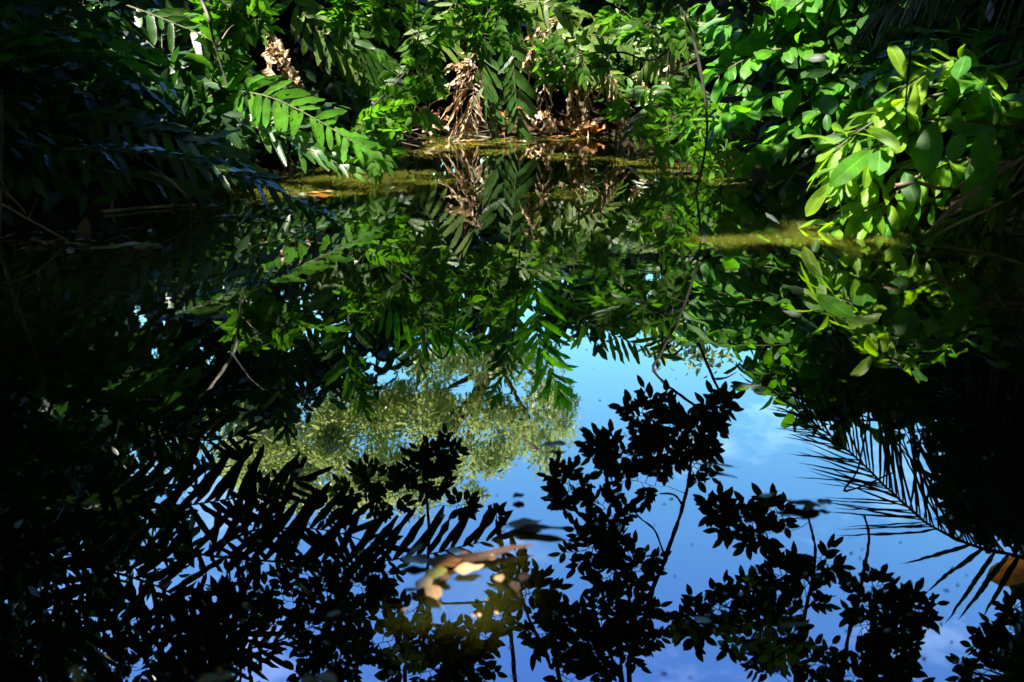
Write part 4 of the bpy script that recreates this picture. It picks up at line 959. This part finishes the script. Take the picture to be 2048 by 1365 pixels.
over([(800, 1420, 6.4), (850, 1180, 6.4), (857, 1040, 6.4), (846, 960, 6.4)], [],
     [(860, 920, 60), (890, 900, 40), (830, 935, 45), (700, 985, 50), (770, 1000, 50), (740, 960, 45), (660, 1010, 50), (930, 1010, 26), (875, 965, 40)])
over([(1010, 1140, 6.2), (1000, 1090, 6.2), (994, 1060, 6.2), (992, 1040, 6.2)], [], [(992, 1030, 14)], n=2)

# ================================================================== FAR TREES, sunlit
def far_tree(label, base, limbs, ell, n_cl, n_leaf, size, rcl, D, m='far', name='broad_crowned_tree', trunk_r=.22, prof='oval', inner=False):
    root = thing(name, base, label, 'tree')
    s = MB()
    for i, l in enumerate(limbs):
        tube(s, smooth([base + [0, 0, -.3] if i == 0 else l[0]] + list(l), 24), trunk_r * (1 if i == 0 else .45), trunk_r * (.45 if i == 0 else .10), 8, .08)
    s.build('trunk', M['bark_grey'], root)
    a = np.array([e[2] * e[3] for e in ell], float); a /= a.sum(); C = []
    for k in rng.choice(len(ell), n_cl, p=a):
        x, y, rx, ry = ell[k]; q = nz(rnd(1))[0][:2] * math.sqrt(U(0, 1))
        C.append(R(x + rx * q[0], y + ry * q[1], D + rng.normal(0, 1.2)))
    f = MB(); cloud(f, C, U(.5, 1.2, len(C)) * rcl, n_leaf, size, prof=prof, up=.7); f.build('crown', M[m], root)
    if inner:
        g = MB(); k = rng.choice(len(C), len(C) // 7, replace=False); cloud(g, np.array(C)[k] + [0, .5, .1], np.full(len(k), rcl * .9), n_leaf // 2, size, prof=prof, up=.7); g.build('shaded_foliage', M['fern'], root)  # depth shade painted in as darker leaf clumps inside the crown
    return root


FT = np.array([R(1000, 700, 17)[0], 17.0, .3])
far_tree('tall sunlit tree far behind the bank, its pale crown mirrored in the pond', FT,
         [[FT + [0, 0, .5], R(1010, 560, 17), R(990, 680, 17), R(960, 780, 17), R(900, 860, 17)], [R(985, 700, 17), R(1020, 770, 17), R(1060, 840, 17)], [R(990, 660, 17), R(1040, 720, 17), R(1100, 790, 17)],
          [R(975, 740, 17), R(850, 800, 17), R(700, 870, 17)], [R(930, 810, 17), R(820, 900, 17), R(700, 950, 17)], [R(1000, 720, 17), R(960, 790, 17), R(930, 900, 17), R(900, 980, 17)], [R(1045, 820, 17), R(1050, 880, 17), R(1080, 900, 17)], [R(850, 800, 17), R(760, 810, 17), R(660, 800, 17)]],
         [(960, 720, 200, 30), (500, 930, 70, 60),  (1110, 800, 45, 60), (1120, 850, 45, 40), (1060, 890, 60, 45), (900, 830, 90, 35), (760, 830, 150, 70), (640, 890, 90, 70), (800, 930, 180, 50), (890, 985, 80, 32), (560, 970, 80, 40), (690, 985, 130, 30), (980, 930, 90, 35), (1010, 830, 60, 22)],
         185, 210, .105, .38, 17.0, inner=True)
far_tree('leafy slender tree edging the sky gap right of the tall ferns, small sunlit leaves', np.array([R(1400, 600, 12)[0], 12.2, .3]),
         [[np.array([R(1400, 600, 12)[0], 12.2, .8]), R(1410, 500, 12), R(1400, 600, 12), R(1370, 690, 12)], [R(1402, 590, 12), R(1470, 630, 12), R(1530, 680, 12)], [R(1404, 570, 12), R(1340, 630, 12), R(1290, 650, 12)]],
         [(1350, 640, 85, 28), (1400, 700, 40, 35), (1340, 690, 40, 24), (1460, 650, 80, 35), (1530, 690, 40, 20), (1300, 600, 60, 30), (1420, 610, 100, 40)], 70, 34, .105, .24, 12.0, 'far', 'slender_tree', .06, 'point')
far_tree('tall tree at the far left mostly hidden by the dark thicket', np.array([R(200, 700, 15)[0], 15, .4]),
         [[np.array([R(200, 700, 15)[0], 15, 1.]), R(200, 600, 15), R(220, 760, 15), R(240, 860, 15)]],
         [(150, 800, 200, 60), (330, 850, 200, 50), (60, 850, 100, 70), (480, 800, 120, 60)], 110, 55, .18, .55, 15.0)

# ================================================================== DARK THICKETS that close the view
def lit_block(C, r=0.0):
    """which of the points C stand in one of the shafts of sun"""
    C = np.asarray(C); hit = np.zeros(len(C), bool)
    for q, rr in SHAFTS:
        v = C - q; t = v @ SUN; dd = np.linalg.norm(v - t[:, None] * SUN, axis=1)
        hit |= (t > .25) & (dd < rr * (.86 if rr < 1 else 1) + (r if rr >= .19 else r * .45))
    for q, rr, pr_ in SOFT:
        v = C - q; t = v @ SUN; dd = np.linalg.norm(v - t[:, None] * SUN, axis=1)
        hit |= (t > .25) & (dd < rr + r) & (U(0, 1, len(C)) < pr_)
    return hit


# spots where the added canopy is thinned to let some dappled light through
SOFT = [(WP(895, 1135), .09, .975), (P(350, 80, 6.8), .4, .94)]


SHAFTS = [(P(925, 175, 8.7), .48), (P(935, 250, 8.65), .4), (P(1035, 190, 8.8), .38), (P(1150, 95, 8.95), .40), (P(1330, 80, 8.8), .42), (P(1180, 60, 9.3), .3), (P(1320, 200, 8.6), .30), (P(1090, 262, 8.9), .35), (P(1190, 180, 8.9), .2),  # sun paths kept clear of leaves to light chosen spots
          (P(600, 225, 6.15), .55), (P(480, 205, 6.3), .40), (P(690, 270, 6.1), .3), (P(560, 105, 7.35), .20), (P(650, 60, 7.5), .35), (P(700, 10, 7.5), .3), (P(860, 50, 8.9), .28), (P(840, 90, 6.6), .22), (P(790, 215, 6.5), .26), (P(735, 290, 6.2), .18), (P(970, 45, 7.6), .28),
          (P(1850, 190, 5.05), .36), (P(1720, 265, 4.95), .30), (P(1715, 425, 4.8), .22), (P(1960, 330, 4.8), .16), (P(1930, 130, 5.0), .28), (P(1800, 300, 4.9), .28), (P(1680, 340, 4.85), .25), (P(1980, 200, 5.05), .2),
          (P(1500, 80, 6.5), .42), (P(1580, 170, 6.3), .35), (P(1460, 190, 6.3), .35), (P(1600, 40, 6.6), .35), (P(1700, 110, 6.5), .25), (P(1650, 210, 6.3), .25), (P(1540, 300, 6.1), .18), (P(1690, 20, 6.7), .25), (P(1440, 40, 6.5), .25),
          (P(1330, 40, 7.0), .33), (P(1130, 130, 7.4), .2), (P(1340, 245, 6.9), .25), (P(1430, 290, 6.7), .22), (P(1270, 220, 7.0), .18),
          (P(400, 325, 4.9), .16), (P(480, 350, 4.85), .14), (P(330, 312, 4.9), .12), (P(560, 390, 4.8), .12), (P(500, 30, 6.5), .25), (P(380, 110, 6.8), .13), (P(440, 60, 6.6), .15), (P(330, 60, 6.9), .10), (P(470, 150, 6.5), .14), (P(300, 150, 6.9), .08), (P(560, 310, 6.1), .2), (P(640, 335, 6.0), .15),
          (P(180, 50, 6.0), .08), (P(120, 25, 6.0), .10), (P(700, 110, 8.7), .22), (P(760, 200, 8.6), .15), (WP(90, 486), .03), (WP(280, 495), .05), (WP(168, 470), .03),
          (WP(1130, 385), .24), (WP(1545, 470), .26), (WP(1450, 478), .19), (WP(830, 322), .10),
          (R(1890, 1072, 5.5), .10),  (R(2012, 1142, 6.4), .22),
          (R(1080, 650, 9.3), .38), (R(1250, 650, 9.2), .35), (R(890, 660, 9.1), .28), (R(1110, 740, 9.2), .25), (R(1370, 580, 8.9), .3), (R(1620, 600, 7.2), .25), (R(720, 650, 8.5), .15)]

SHAFTS += [(P(U(20, 520), U(0, 330), U(5.4, 7.2)), U(.05, .12)) for _ in range(34)]
SHAFTS += [(R(U(0, 560), U(560, 960), U(6.0, 9.0)), U(.08, .2)) for _ in range(26)]

SHAFTS += [(R(950, 800, 17), 3.4), (R(700, 880, 17), 3.4), (R(1090, 850, 17), 2.5), (R(1400, 650, 12), 1.2), (R(850, 970, 17), 1.5), (R(560, 940, 17), 1.5)]


def thicket(label, box, n_cl, n_leaf, size, m='dark', stems=5, name='bush', group='dark bushes behind the ferns', rcl=.35, shafts=True, aspect=.42, floor=0.0, prof='oval', roof=None, xlim=None):
    (x0_, x1_), (y0_, y1_), (z0_, z1_) = box
    base = G((x0_ + x1_) / 2, (y0_ + y1_) / 2)
    root = thing(name, base, label, 'bush' if name == 'bush' else 'tree', group)
    C = np.stack([U(x0_, x1_, n_cl), U(y0_, y1_, n_cl), z0_ + (z1_ - z0_) * U(0, 1, n_cl) ** .9], 1)
    if roof is not None:
        C = C[[roof(c) for c in C]]
    if shafts: C = C[~lit_block(C, .15)]
    f = MB(); cloud(f, C, U(.6, 1.2, len(C)) * rcl, n_leaf, size, aspect, prof); f.build('foliage', M[m], root)
    s = MB()
    for i in range(stems):
        c = C[rng.randint(len(C))]
        tube(s, smooth([base + [rng.normal(0, .3), rng.normal(0, .2), -.3], base * .5 + c * .5 + rnd(1, .15)[0], c], 14), .035, .01, 6, .12)
    s.build('stem', M['bark'], root)
    return root


def mirror_y(c):
    """photo row at which the reflection of a point shows"""
    d = c - MCAM; e = math.atan2(d[2], math.hypot(d[1], 0)); return CY + FPX * math.tan(e - PITCH)


def mirror_x(c):
    d = c - MCAM; dep = d[1] * CP + d[2] * SP; return CX + FPX * d[0] / dep


GAP = lambda c: mirror_y(c) < np.interp(mirror_x(c), [0, 300, 480, 600, 740, 810, 1150, 1200, 1300, 1500, 1600, 1800, 1900, 2048, 2300], [1200, 1150, 1060, 790, 735, 680, 660, 640, 560, 560, 640, 780, 860, 1060, 1200])
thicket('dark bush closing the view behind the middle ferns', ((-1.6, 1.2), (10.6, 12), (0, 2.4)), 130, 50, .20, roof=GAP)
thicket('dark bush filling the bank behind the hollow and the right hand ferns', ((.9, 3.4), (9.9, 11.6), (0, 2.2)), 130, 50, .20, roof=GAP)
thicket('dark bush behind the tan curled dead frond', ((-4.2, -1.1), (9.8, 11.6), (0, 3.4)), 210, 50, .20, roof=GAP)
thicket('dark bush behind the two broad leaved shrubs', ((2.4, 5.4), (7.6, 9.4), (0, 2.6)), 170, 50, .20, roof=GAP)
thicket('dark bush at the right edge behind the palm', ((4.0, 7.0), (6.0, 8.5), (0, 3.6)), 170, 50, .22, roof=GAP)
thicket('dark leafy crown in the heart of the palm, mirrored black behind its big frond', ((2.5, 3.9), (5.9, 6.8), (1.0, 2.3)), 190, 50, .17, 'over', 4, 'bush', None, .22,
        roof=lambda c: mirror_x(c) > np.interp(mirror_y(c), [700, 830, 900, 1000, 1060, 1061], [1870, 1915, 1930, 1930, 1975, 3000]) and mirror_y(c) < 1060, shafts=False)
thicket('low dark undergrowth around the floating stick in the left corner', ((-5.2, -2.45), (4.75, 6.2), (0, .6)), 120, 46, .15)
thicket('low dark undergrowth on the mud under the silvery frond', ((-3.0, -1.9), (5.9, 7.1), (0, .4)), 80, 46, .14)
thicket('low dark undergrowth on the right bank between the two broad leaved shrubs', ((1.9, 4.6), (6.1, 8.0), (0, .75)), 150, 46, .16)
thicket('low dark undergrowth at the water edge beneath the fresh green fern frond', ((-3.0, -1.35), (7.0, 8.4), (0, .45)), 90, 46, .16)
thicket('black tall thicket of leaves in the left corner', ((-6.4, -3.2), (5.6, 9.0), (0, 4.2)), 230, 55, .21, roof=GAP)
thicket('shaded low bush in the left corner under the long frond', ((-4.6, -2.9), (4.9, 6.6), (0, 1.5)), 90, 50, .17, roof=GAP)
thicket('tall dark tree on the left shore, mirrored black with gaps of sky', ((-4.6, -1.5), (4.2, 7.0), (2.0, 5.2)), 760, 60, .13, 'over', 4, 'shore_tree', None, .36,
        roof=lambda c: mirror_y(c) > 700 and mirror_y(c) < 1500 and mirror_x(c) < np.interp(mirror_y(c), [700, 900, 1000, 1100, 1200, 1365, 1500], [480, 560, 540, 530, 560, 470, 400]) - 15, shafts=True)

# ================================================================== ADDED CANOPY, mostly out of view, put in to shade the pond
def canopy(label, base, box, n, name='added_shade_tree', size=.42, far=False):
    (x0_, x1_), (y0_, y1_), (z0_, z1_) = box
    base = np.array(base, float)
    root = thing(name, base, label, 'tree')
    C = np.stack([U(x0_, x1_, n), U(y0_, y1_, n), U(z0_, z1_, n)], 1)
    ok = (C[:, 2] + 1) / np.maximum(C[:, 1], .01) > .84
    if not far: ok |= (C[:, 1] < 1) | (np.abs(C[:, 0]) > 7)
    else: ok |= far == 2
    if far == 2:                                                 # these crowns leave the low sky over the pond open
        d_ = C - MCAM; my = CY + FPX * np.tan(np.arctan2(d_[:, 2], d_[:, 1]) - PITCH); mx_ = CX + FPX * d_[:, 0] / (d_[:, 1] * CP + d_[:, 2] * SP)
        ok &= (my < 1060) | (mx_ > 2080) | ((mx_ < 300) & (U(0, 1, len(C)) < .10)) | (mx_ < -30)
    C = C[ok]; C = C[~lit_block(C, .20)]
    f = MB(); m = len(C); T = nz(rnd(m) + np.array([0, 0, -.3])); Nn = nz(np.array([0, 0, 1.2]) + rnd(m, .5))
    L = size * U(.7, 1.3, m); leaves(f, C, T * [1, 1, .5], Nn, L, L * .26, 'oval', ns=4, droop=.4, fold=.2)
    f.build('crown', M['dark'], root)
    s = MB(); top = np.array([(x0_ + x1_) / 2, (y0_ + y1_) / 2, z0_ + .4])
    fork = base * [.6, .6, 0] + top * [.4, .4, 0] + np.array([0, 0, z0_ * .75])
    if fork[1] > 2 and not far: fork[1] = min(fork[1], 4)
    if far: fork = base + np.array([.2, .1, z0_ * .8 + 1.5])
    tube(s, smooth([base + [0, 0, -.3], base + [.1, .1, 2.2], fork], 20), .28, .18, 10, .05)
    for i in range(0 if far else 6):
        e = np.array([U(x0_, x1_) * .9, min(U(y0_, y1_), 7.5 if not far else 99), U(z0_ + .2, z1_)])
        tube(s, smooth([fork, (fork + e) / 2 + [0, 0, .4], e], 14), .12, .03, 7, .1)
    s.build('trunk', M['bark'], root)


canopy('tall shade tree added on the left shore, unseen crown shading the pond', (-5.6, 1.2, .2), ((-11, -1.2), (-5, 12), (6.6, 9.0)), 34000)
canopy('tall shade tree added on the right shore, unseen crown shading the pond', (5.8, 1.0, .2), ((-1.2, 9.5), (-5, 12), (6.6, 9.0)), 34000)
canopy('broad shade tree added behind the photographer, low crown closing the view', (-1.0, -6.5, .4), ((-9, 9), (-8, -4.5), (.8, 9.0)), 22000)
canopy('unseen shade tree added on the left side of the pond, crown down to the ground blocking sky light', (-9.5, 3.5, .5), ((-12, -8), (-5, 11), (.6, 8.0)), 22000)
canopy('unseen shade tree added on the right side of the pond, crown down to the ground blocking sky light', (9.0, 3.5, .5), ((7.5, 11), (-5, 11), (.6, 8.0)), 22000)

canopy('big shade tree added on the left behind the bank to cut sky light, dark crown reaching to the ground', (-9.5, 12.5, .5), ((-13, -6.2), (9.5, 16), (.8, 12)), 26000, size=.5, far=2)
canopy('big shade tree added on the right behind the bank to cut sky light, dark crown reaching to the ground', (10.0, 11.0, .5), ((7.2, 13), (8.5, 15), (.8, 12)), 26000, size=.5, far=2)
canopy('very tall shade tree added left of the far trees, unseen high crown cutting sky light above the bank', (-7.5, 15.5, .5), ((-10, 1), (11, 16), (8.5, 15)), 26000, size=.5, far=1)
canopy('very tall shade tree added right of the far trees, unseen high crown cutting sky light above the bank', (9.0, 15.5, .5), ((1, 11), (11, 16), (8.5, 15)), 26000, size=.5, far=1)
